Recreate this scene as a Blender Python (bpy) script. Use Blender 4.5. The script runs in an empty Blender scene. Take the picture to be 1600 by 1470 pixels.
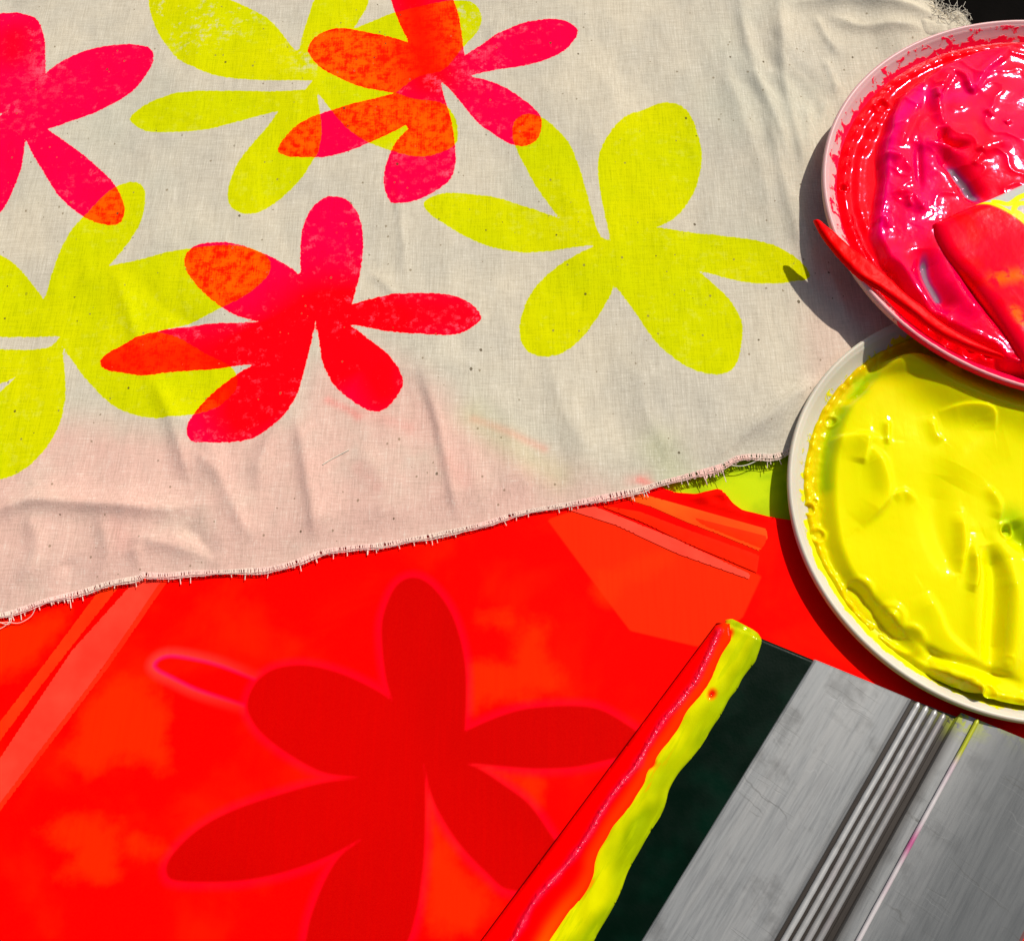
import bpy, math, random
import numpy as np
from mathutils import Matrix, Vector
random.seed(7); RNG = np.random.default_rng(11)
S = bpy.context.scene; COL = S.collection

# ------------------------------------------------------------------ camera
# pinhole solved from the two tub rims: focal 1500 px on a 1600 px wide picture, 22.8 deg off nadir
TILT, ROLL, F = math.radians(22.8), math.radians(6.7), 1500.0
H = 0.2548
nd = np.array([math.sin(TILT)*math.sin(ROLL), math.sin(TILT)*math.cos(ROLL), math.cos(TILT)])
up = -nd
ex = np.array([1.0, 0, 0]) - nd*nd[0]; ex /= np.linalg.norm(ex)
ey = np.cross(up, ex)
cam_d = bpy.data.cameras.new('camera'); cam = bpy.data.objects.new('camera', cam_d); COL.objects.link(cam)
cam_d.sensor_width = 36; cam_d.lens = 36*F/1600; cam_d.clip_start = 0.005; cam_d.clip_end = 50
Rm = np.array([ex, ey, up])                        # camera(x right, y down, z fwd) -> world
R3 = Rm @ np.diag([1, -1, -1])
M4 = Matrix([[*R3[0], 0], [*R3[1], 0], [*R3[2], H], [0, 0, 0, 1]])
cam.matrix_world = M4
S.camera = cam
def W(px, z=0.0):
    """points of the photograph -> metric x, y on the level z"""
    p = np.atleast_2d(np.asarray(px, float))
    d = np.c_[p[:, 0]-800, p[:, 1]-735, np.full(len(p), F)]
    d = d*((H-z)/(d@nd))[:, None]
    return np.c_[d@ex, d@ey]

# ------------------------------------------------------------------ light
SUN_EL, SUN_AZ = 48.0, 47.0                        # azimuth counter-clockwise from +X
w = bpy.data.worlds.new('World'); S.world = w; w.use_nodes = True
nt = w.node_tree; nt.nodes.clear()
sky = nt.nodes.new('ShaderNodeTexSky'); sky.sky_type = 'NISHITA'; sky.sun_disc = False
sky.sun_elevation = math.radians(SUN_EL); sky.sun_rotation = math.radians(90-SUN_AZ)
sky.dust_density = 3.0; sky.air_density = 1.0; sky.ozone_density = 0.6
bg = nt.nodes.new('ShaderNodeBackground'); bg.inputs[1].default_value = 0.07
wo = nt.nodes.new('ShaderNodeOutputWorld')
nt.links.new(sky.outputs[0], bg.inputs[0]); nt.links.new(bg.outputs[0], wo.inputs[0])
sd = bpy.data.lights.new('sun', 'SUN'); sun = bpy.data.objects.new('sun', sd); COL.objects.link(sun)
sd.energy = 4.2; sd.angle = math.radians(1.0); sd.color = (1.0, 0.955, 0.88)
e, a = math.radians(SUN_EL), math.radians(SUN_AZ)
sv = Vector((math.cos(e)*math.cos(a), math.cos(e)*math.sin(a), math.sin(e)))
sun.rotation_euler = sv.to_track_quat('Z', 'Y').to_euler()
S.view_settings.view_transform = 'Standard'; S.view_settings.look = 'None'
S.view_settings.exposure = 0.0; S.view_settings.gamma = 1.0
S.cycles.max_bounces = 8

# ------------------------------------------------------------------ numeric helpers
def catmull(pts, n=6):
    P = np.array(pts, float)
    if len(P) < 3: return P
    Q = np.vstack([2*P[0]-P[1], P, 2*P[-1]-P[-2]]); out = []
    t = np.linspace(0, 1, n, endpoint=False)[:, None]
    for i in range(len(P)-1):
        p0, p1, p2, p3 = Q[i:i+4]
        out.append(.5*((2*p1)+(-p0+p2)*t+(2*p0-5*p1+4*p2-p3)*t*t+(-p0+3*p1-3*p2+p3)*t**3))
    out.append(P[-1:]); return np.vstack(out)
def outline(pts, ox=0, oy=0, sc=1.0, n=5):
    """closed outline; a point with a third entry is a sharp corner"""
    co = [i for i, p in enumerate(pts) if len(p) > 2]
    P = [(ox+p[0]/sc, oy+p[1]/sc) for p in pts]
    if not co:
        k = len(P); Q = [P[-2], P[-1]]+P+[P[0], P[1]]
        c = catmull(Q, n); return c[2*n:(2+k)*n]
    P = P[co[0]:]+P[:co[0]]; cc = [c-co[0] for c in co]+[len(P)]; P.append(P[0])
    return np.vstack([catmull(P[cc[i]:cc[i+1]+1], n)[:-1] for i in range(len(cc)-1)])
def seg_dist(X, A, B):
    d = B-A; L = d@d+1e-18
    t = np.clip(((X-A)@d)/L, 0, 1)
    return np.hypot(*(X-A-t[:, None]*d).T), t
def poly_sdf(X, poly, far=1.0):
    """signed distance, negative inside; exact only within `far` of the outline's box"""
    out = np.full(len(X), far)
    lo, hi = poly.min(0)-.02, poly.max(0)+.02
    k = np.where(((X > lo) & (X < hi)).all(1))[0]
    if not len(k): return out
    Y = X[k]; D = np.full(len(k), 1e9); ins = np.zeros(len(k), bool)
    n = len(poly)
    for i in range(n):
        A, B = poly[i], poly[(i+1) % n]
        d, _ = seg_dist(Y, A, B); np.minimum(D, d, out=D)
        c = (A[1] > Y[:, 1]) != (B[1] > Y[:, 1])
        if c.any():
            xi = (B[0]-A[0])*(Y[:, 1]-A[1])/(B[1]-A[1]+1e-30)+A[0]
            ins ^= c & (Y[:, 0] < xi)
    out[k] = np.where(ins, -D, D); return out
def line_dist(X, P):
    """distance to polyline, fraction along it, signed side"""
    D = np.full(len(X), 1e9); T = np.zeros(len(X)); Sd = np.ones(len(X)); n = len(P)-1
    for i in range(n):
        d, t = seg_dist(X, P[i], P[i+1]); m = d < D
        e_ = P[i+1]-P[i]; s = np.sign(e_[0]*(X[:, 1]-P[i][1])-e_[1]*(X[:, 0]-P[i][0]))
        D[m] = d[m]; T[m] = ((i+t)/n)[m]; Sd[m] = s[m]
    return D, T, Sd
def ridge(X, pts, z, amp, wid, wid2=None, fade=True, power=2):
    P = W(catmull(pts, 4), z); lo, hi = P.min(0)-wid*4, P.max(0)+wid*4
    if wid2 is not None: lo -= wid2*3; hi += wid2*3
    out = np.zeros(len(X)); k = np.where(((X > lo) & (X < hi)).all(1))[0]
    if not len(k): return out
    D, T, Sd = line_dist(X[k], P)
    ww = wid if wid2 is None else np.where(Sd > 0, wid, wid2)
    h = amp*np.exp(-(D/ww)**power)
    if fade: h *= np.clip(np.sin(np.pi*np.clip(T, .02, .98))*1.6, 0, 1)
    out[k] = h; return out
_perm = RNG.permutation(256); _g = RNG.uniform(-1, 1, (256, 2))
def perlin(x, y):
    xi, yi = np.floor(x).astype(int), np.floor(y).astype(int); xf, yf = x-xi, y-yi
    u, v = xf**3*(xf*(xf*6-15)+10), yf**3*(yf*(yf*6-15)+10)
    def g(i, j):
        h = _perm[(_perm[(xi+i) & 255]+yi+j) & 255]; return _g[h, 0]*(xf-i)+_g[h, 1]*(yf-j)
    return (1-v)*((1-u)*g(0, 0)+u*g(1, 0))+v*((1-u)*g(0, 1)+u*g(1, 1))
def fbm(x, y, o=3):
    return sum(perlin(x*2**i+17*i, y*2**i+31*i)/2**i for i in range(o))
def sstep(a_, b_, x):
    t = np.clip((x-a_)/(b_-a_), 0, 1); return t*t*(3-2*t)

# ------------------------------------------------------------------ mesh helpers
def mesh(name, V, Fc, mat=None, parent=None, smooth=True, attrs=None):
    me = bpy.data.meshes.new(name)
    V = np.asarray(V, np.float32)
    if isinstance(Fc, np.ndarray):
        n = len(Fc); k = Fc.shape[1]
        me.vertices.add(len(V)); me.vertices.foreach_set('co', V.ravel())
        me.loops.add(n*k); me.loops.foreach_set('vertex_index', Fc.astype(np.int32).ravel())
        me.polygons.add(n); me.polygons.foreach_set('loop_start', np.arange(n, dtype=np.int32)*k)
        me.update(calc_edges=True)
    else:
        me.from_pydata(V.tolist(), [], Fc)
    me.polygons.foreach_set('use_smooth', np.full(len(me.polygons), smooth)); me.update()
    for k_, v in (attrs or {}).items():
        at = me.attributes.new(k_, 'FLOAT', 'POINT'); at.data.foreach_set('value', np.asarray(v, np.float32))
    if mat: me.materials.append(mat)
    o = bpy.data.objects.new(name, me); COL.objects.link(o)
    if parent: o.parent = parent
    return o
def empty(name, loc=(0, 0, 0), rz=0.0):
    o = bpy.data.objects.new(name, None); COL.objects.link(o); o.location = loc; o.rotation_euler[2] = rz
    o.empty_display_size = .02; return o
def tag(o, label=None, cat=None, kind=None):
    if label: o['label'] = label
    if cat: o['category'] = cat
    if kind: o['kind'] = kind
    return o
def grid_faces(nx, ny):
    i = np.arange(nx*ny).reshape(ny, nx)
    return np.stack([i[:-1, :-1], i[:-1, 1:], i[1:, 1:], i[1:, :-1]], -1).reshape(-1, 4)
def patch(name, poly, step, base, thick, rnd, mat, parent=None, attrs=None, bump=None, drop=0.0, smooth=True):
    """solid sheet cut to an outline: top = base + rounded thickness; skirt down by drop"""
    lo, hi = poly.min(0)-step*2, poly.max(0)+step*2
    xs = np.arange(lo[0], hi[0], step); ys = np.arange(lo[1], hi[1], step)
    X = np.stack(np.meshgrid(xs, ys), -1).reshape(-1, 2)
    d = poly_sdf(X, poly)
    Fc = grid_faces(len(xs), len(ys)); Fc = Fc[(d[Fc] < 0).sum(1) >= 2]
    gx = poly_sdf(X+[step*.1, 0], poly)-d; gy = poly_sdf(X+[0, step*.1], poly)-d
    gn = np.c_[gx, gy]/(np.hypot(gx, gy)[:, None]+1e-12)
    out = d > -step*.25
    X = X-np.where(out, d, 0)[:, None]*gn; d = np.where(out, 0, d)
    used, inv = np.unique(Fc, return_inverse=True); Fc = inv.reshape(-1, 4); X = X[used]; d = d[used]
    q = np.clip(-d/rnd, 0, 1); prof = np.sqrt(np.clip(1-(1-q)**2, 0, 1))
    b = base(X) if callable(base) else np.full(len(X), base)
    z = b+thick*prof
    if bump is not None: z = z+bump(X, d)*prof
    at = {k_: f(X) for k_, f in (attrs or {}).items()}
    V = np.c_[X, z]
    if drop > 0:
        E_ = np.concatenate([Fc[:, [0, 1]], Fc[:, [1, 2]], Fc[:, [2, 3]], Fc[:, [3, 0]]])
        key = np.sort(E_, 1); _, idx, cnt = np.unique(key, axis=0, return_index=True, return_counts=True)
        be = E_[idx[cnt == 1]]; n = len(V); bv, bi = np.unique(be, return_inverse=True); bi = bi.reshape(-1, 2)
        V = np.vstack([V, np.c_[X[bv], b[bv]-drop]])
        Fc = np.vstack([Fc, np.c_[be[:, 1], be[:, 0], bi[:, 0]+n, bi[:, 1]+n]])
        at = {k_: np.r_[v, v[bv]] for k_, v in at.items()}
    return mesh(name, V, Fc, mat, parent, smooth, at)
def tube_arrays(P, r, k=5):
    P = np.asarray(P, float); n = len(P); T = np.gradient(P, axis=0); T /= np.linalg.norm(T, axis=1)[:, None]+1e-12
    A = np.cross(T, [0, 0, 1.0]); A /= np.linalg.norm(A, axis=1)[:, None]+1e-9; B = np.cross(T, A)
    r = np.broadcast_to(r, n)
    V = []
    for j in range(k):
        c, s = math.cos(2*math.pi*j/k), math.sin(2*math.pi*j/k)
        V.append(P+(A*c+B*s)*r[:, None])
    V = np.stack(V, 1).reshape(-1, 3)
    f = [(i*k+j, i*k+(j+1) % k, (i+1)*k+(j+1) % k, (i+1)*k+j) for i in range(n-1) for j in range(k)]
    return V, np.array(f)
def tubes(name, items, mat, parent=None, k=4):
    Vs, Fs, o = [], [], 0
    for P, r in items:
        V, f = tube_arrays(P, r, k); Vs.append(V); Fs.append(f+o); o += len(V)
    return mesh(name, np.vstack(Vs), np.vstack(Fs), mat, parent)
def lathe(name, prof, mat, parent, n=220, attrs=None):
    prof = np.array(prof); m = len(prof); th = np.linspace(0, 2*math.pi, n, endpoint=False)
    V = np.stack([np.c_[np.cos(t)*prof[:, 0], np.sin(t)*prof[:, 0], prof[:, 1]] for t in th]).reshape(-1, 3)
    f = [(i*m+j, ((i+1) % n)*m+j, ((i+1) % n)*m+j+1, i*m+j+1) for i in range(n) for j in range(m-1)]
    at = {k_: fn(V) for k_, fn in (attrs or {}).items()}
    return mesh(name, V, np.array(f), mat, parent, True, at)

# ------------------------------------------------------------------ material helpers
class Mat:
    def __init__(s, name, rough=.5, spec=.5, metallic=0, coat=0, sss=0):
        s.m = bpy.data.materials.new(name); s.m.use_nodes = True; s.t = s.m.node_tree
        s.b = s.t.nodes['Principled BSDF']
        s.b.inputs['Roughness'].default_value = rough; s.b.inputs['Specular IOR Level'].default_value = spec
        s.b.inputs['Metallic'].default_value = metallic; s.b.inputs['Coat Weight'].default_value = coat
        s.b.inputs['Coat Roughness'].default_value = .08
        if sss: s.b.inputs['Subsurface Weight'].default_value = sss; s.b.inputs['Subsurface Scale'].default_value = .0022
        s.h = None
    def n(s, t, **k):
        x = s.t.nodes.new(t)
        for a_, v in k.items(): setattr(x, a_, v)
        return x
    def put(s, sock, v):
        if hasattr(v, 'is_output'): s.t.links.new(v, sock)
        elif v is not None:
            if isinstance(v, (tuple, list)) and len(v) == 3 and sock.type == 'RGBA': v = (*v, 1)
            sock.default_value = v
    def attr(s, name): x = s.n('ShaderNodeAttribute'); x.attribute_name = name; return x.outputs['Fac']
    def coord(s, kind='Object', scale=(1, 1, 1), rot=(0, 0, 0)):
        c = s.n('ShaderNodeTexCoord'); m = s.n('ShaderNodeMapping'); s.t.links.new(c.outputs[kind], m.inputs[0])
        m.inputs['Scale'].default_value = scale; m.inputs['Rotation'].default_value = rot; return m.outputs[0]
    def noise(s, vec, scale, detail=3, rough=.5, dist=0):
        x = s.n('ShaderNodeTexNoise'); s.put(x.inputs['Vector'], vec); x.inputs['Scale'].default_value = scale
        x.inputs['Detail'].default_value = detail; x.inputs['Roughness'].default_value = rough
        x.inputs['Distortion'].default_value = dist; return x.outputs['Fac']
    def voro(s, vec, scale, out='Distance', feature='F1'):
        x = s.n('ShaderNodeTexVoronoi', feature=feature); s.put(x.inputs['Vector'], vec); x.inputs['Scale'].default_value = scale
        return x.outputs[out]
    def math(s, op, a_, b_=None, c_=None, clamp=False):
        x = s.n('ShaderNodeMath', operation=op, use_clamp=clamp); s.put(x.inputs[0], a_)
        if b_ is not None: s.put(x.inputs[1], b_)
        if c_ is not None: s.put(x.inputs[2], c_)
        return x.outputs[0]
    def ramp(s, v, lo, hi, a_=0., b_=1., smooth=True):
        x = s.n('ShaderNodeMapRange', interpolation_type='SMOOTHSTEP' if smooth else 'LINEAR')
        s.put(x.inputs[0], v); x.inputs[1].default_value = lo; x.inputs[2].default_value = hi
        x.inputs[3].default_value = a_; x.inputs[4].default_value = b_; return x.outputs[0]
    def mix(s, f, a_, b_, mode='MIX'):
        x = s.n('ShaderNodeMix', data_type='RGBA', blend_type=mode)
        s.put(x.inputs[0], f); s.put(x.inputs[6], a_); s.put(x.inputs[7], b_); return x.outputs[2]
    def bump(s, h, dist, strength=1.0):
        x = s.n('ShaderNodeBump'); x.inputs['Distance'].default_value = dist; x.inputs['Strength'].default_value = strength
        s.put(x.inputs['Height'], h)
        if s.h is not None: s.put(x.inputs['Normal'], s.h)
        s.h = x.outputs[0]; s.put(s.b.inputs['Normal'], s.h)
    def tint(s, c_): s.b.inputs['Specular Tint'].default_value = (*c_, 1)
    def color(s, v): s.put(s.b.inputs['Base Color'], v); return s

# ------------------------------------------------------------------ traced outlines (photograph pixels)
Z = 2.6667
c = 1
Y1 = outline([(45,215,c),(60,150),(85,70),(110,0),(150,-60),(240,-90),(320,-50),(335,5),(310,60),(270,120,c),(360,82),(440,52),(600,15),(700,0),(770,12),(805,60),(800,110),(770,155),(735,190),(650,290),(540,320),(450,388,c),(520,410),(640,430),(695,490),(708,560),(690,610),(600,648),(520,652),(430,630),(350,602),(290,570),(230,520),(175,455),(120,385,c),
  (135,480),(140,560),(125,640),(110,660),(50,750),(-40,835),(-120,885),(-180,893),(-230,870),(-250,830),(-245,770),(-210,680),(-150,600),(-90,530),(-40,465,c),(-120,480),(-220,510),(-340,540),(-460,550),(-580,548),(-640,520),(-660,492),(-630,460),(-560,420),(-450,390),(-300,378),(-100,380),(70,381,c),(105,342,c),(-100,335),(-240,325),(-340,305),(-440,260),(-500,200),(-550,120),(-580,20),(-560,-50),(-440,-60),(-240,0),(-120,55),(-50,110),(20,200)], 450, 0, Z)
Y2 = outline([(185,1250,c),(215,1150),(250,1050),(300,960),(370,880),(440,810),(500,770),(560,758),(600,785),(605,850),(590,920),(560,980),(510,1050),(455,1115,c),(600,1080),(700,1052),(820,1032),(950,1022),(1060,1040),(1125,1085),(1115,1150),(1030,1225),(920,1285),(840,1325),(760,1355),(650,1383,c),(740,1405),(850,1470),(950,1520),(985,1560),(985,1620),(930,1680),(870,1712),(790,1733),(720,1741),(640,1743),(540,1723),(450,1673),(360,1583),(300,1503),(258,1440,c),
  (268,1530),(272,1633),(262,1713),(230,1803),(170,1893),(90,1963),(0,1998),(-100,2010),(-180,1960),(-200,1850),(-160,1750),(-80,1690),(0,1633),(68,1571,c),(0,1600),(-120,1620),(-250,1580),(-300,1510),(-200,1460),(0,1456),(190,1452),(252,1403,c),(0,1405),(-150,1400),(-300,1300),(-250,1100),(-100,1030),(0,1062),(60,1100),(120,1165)], 0, 0, Z)
Y3 = outline([(954,377,c),(938,370),(926,337),(915,296),(904,259),(889,225),(866,199),(847,184),(825,177),(804,188),(801,214),(810,240),(825,270),(840,296),(859,322),(876,343,c),(855,334),(817,321),(780,309),(739,303),(697,302),(671,309),(662,320),(671,334),(694,351),(727,369),(769,386),(810,393),(855,392),(892,388),(934,383,c),
  (900,399),(870,416),(844,439),(825,465),(814,495),(812,521),(819,542),(835,553),(859,556),(885,547),(911,525),(934,495),(952,465),(960,446,c),(975,465),(994,491),(1016,525),(1040,550),(1070,572),(1100,583),(1130,585),(1150,570),(1158,540),(1160,505),(1148,480),(1131,458),(1090,422,c),(1124,431),(1165,441),(1210,444),(1240,441),(1264,436),(1255,416),(1232,397),(1202,382),(1165,373),(1112,366),(1056,360),(1026,355,c),(1049,345),(1071,322),(1089,289),(1097,247),(1091,210),(1079,180),(1060,163),(1034,160),(1002,172),(975,184),(952,210),(937,240),(934,270),(941,319)])
P1 = outline([(190,308,c),(190,230),(185,160),(160,90),(118,62),(60,43),(-10,60),(-70,130),(-90,240),(-60,330,c),(-200,320),(-350,350),(-380,430),(-250,500),(0,474),(42,455,c),(0,482),(-80,560),(-150,700),(-150,850),(-80,930),(0,885),(50,800),(85,720),(100,650),(107,578,c),(140,650),(190,730),(240,810),(300,870),(370,915),(450,938),(500,930),(520,880),(505,820),(470,760),(410,700),(340,640),(270,590),(200,542,c),(290,510),(390,470),(480,425),(560,370),(610,310),(637,260),(635,215),(605,192),(540,183),(460,188),(370,205),(290,240),(230,275)], 0, 0, Z)
P2 = outline([(505,180,c),(470,110),(445,50),(430,0),(430,-60),(500,-120),(600,-120),(665,-60),(690,0),(710,60),(722,130),(735,232,c),(800,190),(880,140),(960,105),(1050,88),(1130,85),(1180,100),(1208,130),(1190,170),(1150,215),(1080,250),(1000,270),(900,285),(820,300),(755,317,c),(830,335),(910,365),(970,405),(1020,445),(1052,485),(1055,540),(1030,590),(980,610),(920,595),(860,560),(790,510),(730,440),(680,380),(633,335,c),(655,420),(680,500),(695,600),(698,680),(680,740),(640,780),(580,815),(520,840),(450,850),(420,830),(400,770),(405,700),(430,630),(460,580),(500,540,c),(492,522,c),(420,560),(330,600),(240,635),(140,655),(50,655),(0,652),(-38,635),(-40,612),(-15,575),(30,530),(100,490),(200,455),(300,425),(400,400),(450,390,c),(390,378),(300,360),(210,325),(130,280),(90,230),(85,200),(110,160),(160,130),(220,118),(320,130),(430,155)], 450, 0, Z)
P3 = outline([(469.5,430.5,c),(469,394),(473,356),(487,326),(506,309),(525,306),(544,313),(559,334),(566,360),(567,394),(562,431),(555,457),(550,476,c),(574,469),(607,462),(660,459),(705,462),(735,474),(752,495),(742,508),(724,519),(697,525),(656,523),(611,519),(574,512),(545,507,c),(562,519),(585,537),(602,550),(617,567),(627,585),(630,600),(622,617),(612,630),(600,640),(585,643),(567,637),(545,622),(525,605),(512,585),(503,563),(497,525),(492.5,500,c),(487,530),(476,575),(465,616),(446,650),(420,672),(390,687),(349,692),(319,693),(300,691),(294,674),(300,654),(319,627),(349,601),(375,582),(397,570,c),(375,571),(337,577),(300,579),(262,582),(225,587),(195,583),(165,577),(156,567),(165,554),(195,537),(232,522),(270,513),(319,507),(375,504),(409,503.5,c),(375,495),(349,482),(322,461),(300,437),(289,416),(291,397),(307,384),(337,379),(367,381),(401,392),(431,405),(454,418)])
DF = outline([(612.5,1094,c),(603,1060),(597,1011),(597,970),(609,932),(624,910),(644,902),(665,908),(687,929),(706,959),(719,996),(727,1037),(729,1082),(727,1142,c),(762,1126),(800,1112),(837,1105),(890,1102),(935,1107),(976,1129),(1000,1150),(990,1172),(969,1182),(935,1191),(894,1199),(837,1201),(781,1197),(729,1192,c),(755,1204),(792,1229),(826,1255),(856,1296),(880,1340),(860,1385),(795,1390),(760,1363),(730,1333),(710,1308),(695,1285),(680,1257),(669,1225),(663,1193,c),(665,1225),(665,1281),(663,1337),(659,1375),(652,1420),(635,1475),(600,1520),(520,1520),(480,1490),(480,1455),(491,1415),(510,1370),(532,1336),(564,1311,c),(525,1332),(480,1351),(431,1366),(375,1376),(319,1378),(277,1376),(262,1368),(262,1347),(285,1317),(322,1287),(375,1261),(442,1239),(506,1222),(561,1215,c),(506,1207),(457,1182),(416,1152),(394,1126),(386,1100),(397,1070),(420,1049),(450,1040),(487,1040),(536,1053),(585,1076)])
SP = outline([(242,1036),(262,1025),(300,1029),(345,1040),(401,1062,c),(430,1090,c),(386,1103,c),(352,1092),(307,1077),(270,1059),(247,1047)])

# tub rims (levels chosen so that both throw the shadows of the photograph)
ZY, ZP = .0056, .0140
def rim(p, z, rr):
    C = np.array([p[0], p[1], F])/F; s = (H-z)/(nd@C); return W((p[0]+800, p[1]+735), z)[0], rr*s
CY, RY = rim((784.31, 42.34), ZY, .2320)
CP, RP = rim((854.74, -436.18), ZP, .242)

# ------------------------------------------------------------------ table
tm = Mat('dark_table', .8, .0)
v = tm.coord(); tm.color(tm.mix(tm.noise(v, 60, 5), (.002, .002, .002), (.008, .007, .006))); tm.bump(tm.noise(v, 900, 4), .0002)
tb = mesh('table_top', [(-3, -3, -.004), (3, -3, -.004), (3, 3, -.004), (-3, 3, -.004), (-3, -3, -.04), (3, -3, -.04), (3, 3, -.04), (-3, 3, -.04)],
          [(0, 1, 2, 3), (7, 6, 5, 4), (0, 4, 5, 1), (1, 5, 6, 2), (2, 6, 7, 3), (3, 7, 4, 0)], tm.m, smooth=False)
tag(tb, 'dark matte work surface showing at the top right corner', kind='structure')

# ------------------------------------------------------------------ lime sheet
ym = Mat('lime_ink_sheet', .5, .03)
v = ym.coord(); f1 = ym.ramp(ym.noise(v, 55, 3, .5, .6), .42, .6)
ym.color(ym.mix(f1, (.52, .66, .0), (.34, .50, .0)))
ym.bump(ym.noise(v, 60, 2), .0004)
po = W([(860,690),(960,640),(1330,560),(1700,500),(1800,900),(1500,1000),(1240,860),(1050,830),(930,800)], -.001)
o = patch('lime_sheet', po, .0012, -.0022, .0006, .0006, ym.m, drop=.0015)
tag(o, 'lime yellow inked sheet peeking out between cloth, red screen and yellow tub', 'sheet')

# ------------------------------------------------------------------ red printing screen
rm = Mat('red_inked_mesh', .6, .012)
v = rm.coord()
n1 = rm.noise(v, 28, 4, .55, .4); n2 = rm.noise(v, 9, 3, .5); grain = rm.noise(v, 2600, 2, .7)
col = rm.mix(rm.ramp(n1, .45, .75, 0, .7), (1.0, .0, .0), (1.0, .012, .0))
col = rm.mix(rm.ramp(rm.math('ADD', rm.attr('orange'), rm.math('MULTIPLY', rm.math('SUBTRACT', rm.noise(v, 110, 5, .6), .5), .012)), -.0036, .0028, .62, 0), col, (1.0, .028, .0))
col = rm.mix(rm.ramp(rm.attr('paler'), -.0004, .0004, .6, 0), col, (1.0, .034, .003))
dd = rm.attr('flower')
col = rm.mix(rm.ramp(dd, .0, .0030, .5, 0), col, (1.0, .0, .022))
col = rm.mix(rm.ramp(dd, -.0006, .0006, 1, 0), col, rm.mix(rm.ramp(n2, .4, .6), (.54, .0, .0), (.60, .0, .0)))
sp = rm.attr('petal')
halo = rm.math('MULTIPLY', rm.math('MULTIPLY', rm.math('MULTIPLY', rm.ramp(sp, .0, .0035, .8, 0), rm.ramp(sp, -.0004, .0006, 0, 1)), rm.ramp(dd, .0, .0015)), rm.attr('halo'))
col = rm.mix(halo, col, (1.0, .05, .035))
ring = rm.math('MULTIPLY', rm.math('MULTIPLY', rm.ramp(rm.math('ABSOLUTE', sp), .0, .0010, .6, 0), rm.attr('halo')), rm.ramp(dd, .0, .001))
col = rm.mix(ring, col, (.85, .005, .14))
col = rm.mix(rm.math('MULTIPLY', rm.ramp(grain, .3, .7), .10), col, (.85, .01, .0))
mesh_w = rm.noise(rm.coord(scale=(1, .06, 1), rot=(0, 0, .9)), 900, 3, .6); col = rm.mix(rm.ramp(mesh_w, .4, .75, 0, .10), col, (.86, .0, .0))
rm.color(col); rm.bump(grain, .00006, .35); rm.bump(rm.noise(v, 90, 3), .00015, .3)
po = np.vstack([W([(-420,820),(300,800),(700,780),(960,740),(1025,752),(1040,764),(1060,770),(1090,772),(1108,769),(1120,766),(1128,769),(1140,782),(1160,798),(1200,807),(1245,814),(1330,835),(1560,900),(1900,1000)], 0),
                W([(2000,1750),(-420,1750)], 0)])
OR = [W(outline(q), 0) for q in (
    [(927,895,c),(1057,850,c),(1050,875),(1010,900),(957,932,c),(935,937)],
    [(822,965),(850,968),(860,985),(850,1030),(880,1060),(870,1085),(780,1090),(735,1110),(733,1035),(790,1035),(810,1000)],
    [(140,1100),(180,1060),(225,1065),(255,1090),(262,1150),(262,1195),(225,1190),(180,1195),(130,1215),(105,1180)],
    [(60,1300),(95,1280),(130,1280),(188,1283),(186,1310),(180,1350),(190,1368),(150,1375),(95,1365),(110,1330)],
    [(205,1308),(230,1312),(265,1325),(250,1335),(212,1330)],
    [(750,962),(790,964),(800,975),(780,980),(745,975)],
    [(735,1195),(830,1205),(845,1235),(835,1262),(800,1232)],
    [(668,1240),(690,1300),(720,1350),(770,1400),(740,1450),(670,1450),(660,1400),(668,1330)],
    [(-60,990),(40,970),(110,960),(60,1030),(-60,1080)])]
PA = W([(855,812),(920,790),(1190,900),(1160,965),(1090,1010),(985,985),(950,940)], 0)
DFw, SPw = W(DF, 0), W(SP, 0)
def halo_mask(X):
    a_ = W((225, 1020), 0)[0]; b_ = W((420, 1110), 0)[0]
    return 1-np.clip(np.linalg.norm(X-a_, axis=1)/np.linalg.norm(b_-a_), 0, 1)**1.5
def red_base(X):
    z = .00035*fbm(X[:, 0]*22, X[:, 1]*22, 2)-.0001
    z += ridge(X, [(1085,780),(1110,772),(1128,772),(1142,790)], 0, .0016, .0016)
    z += ridge(X, [(1050,768),(1130,792),(1210,812)], 0, .0006, .001)
    return z
scr = patch('printing_screen', po, .0009, red_base, .0003, .0006, rm.m, drop=.0012,
            attrs={'flower': lambda X: poly_sdf(X, DFw), 'petal': lambda X: poly_sdf(X, SPw), 'halo': halo_mask,
                   'orange': lambda X: np.min([poly_sdf(X, q) for q in OR], 0), 'paler': lambda X: poly_sdf(X, PA)})
tag(scr, 'bright red inked printing screen with a darker six petal flower stencil', 'screen')
def tape(pts, colr, th=.00004, lvl=.00045):
    tpm = Mat('red_tape', .5, .02)
    v = tpm.coord(); k = tpm.noise(v, 120, 3)
    k2 = tpm.noise(tpm.coord(scale=(1, 1, 1)), 26, 4, .6)
    colr = tuple(colr)
    tpm.color(tpm.mix(tpm.ramp(k2, .35, .7, 0, .65), tpm.mix(tpm.ramp(k, .35, .65), colr, tuple(q*.8 if i else 1.0 for i, q in enumerate(colr))), tuple(q*.35 if i else 1.0 for i, q in enumerate(colr))))
    tpm.bump(tpm.noise(v, 500, 3), .0001, .4)
    o = patch('tape_strip', W(outline([(x, y, 1) for x, y in pts]), 0), .0006, lambda X: red_base(X)+.00031+.00004*len(scr.children), th, .0014, tpm.m, scr)
    return o
tape([(222,895),(268,892),(165,1036),(100,1130),(-40,1310),(-40,1245),(112,1017)], (1.0, .062, .032))
tape([(168,905),(200,900),(120,1000),(62,1075),(-30,1200),(-30,1168),(60,1050)], (1.0, .038, .004))
tape([(262,893),(275,890),(172,1040),(0,1268),(-30,1300),(-10,1268),(160,1044)], (1.0, .030, .006))
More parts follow.
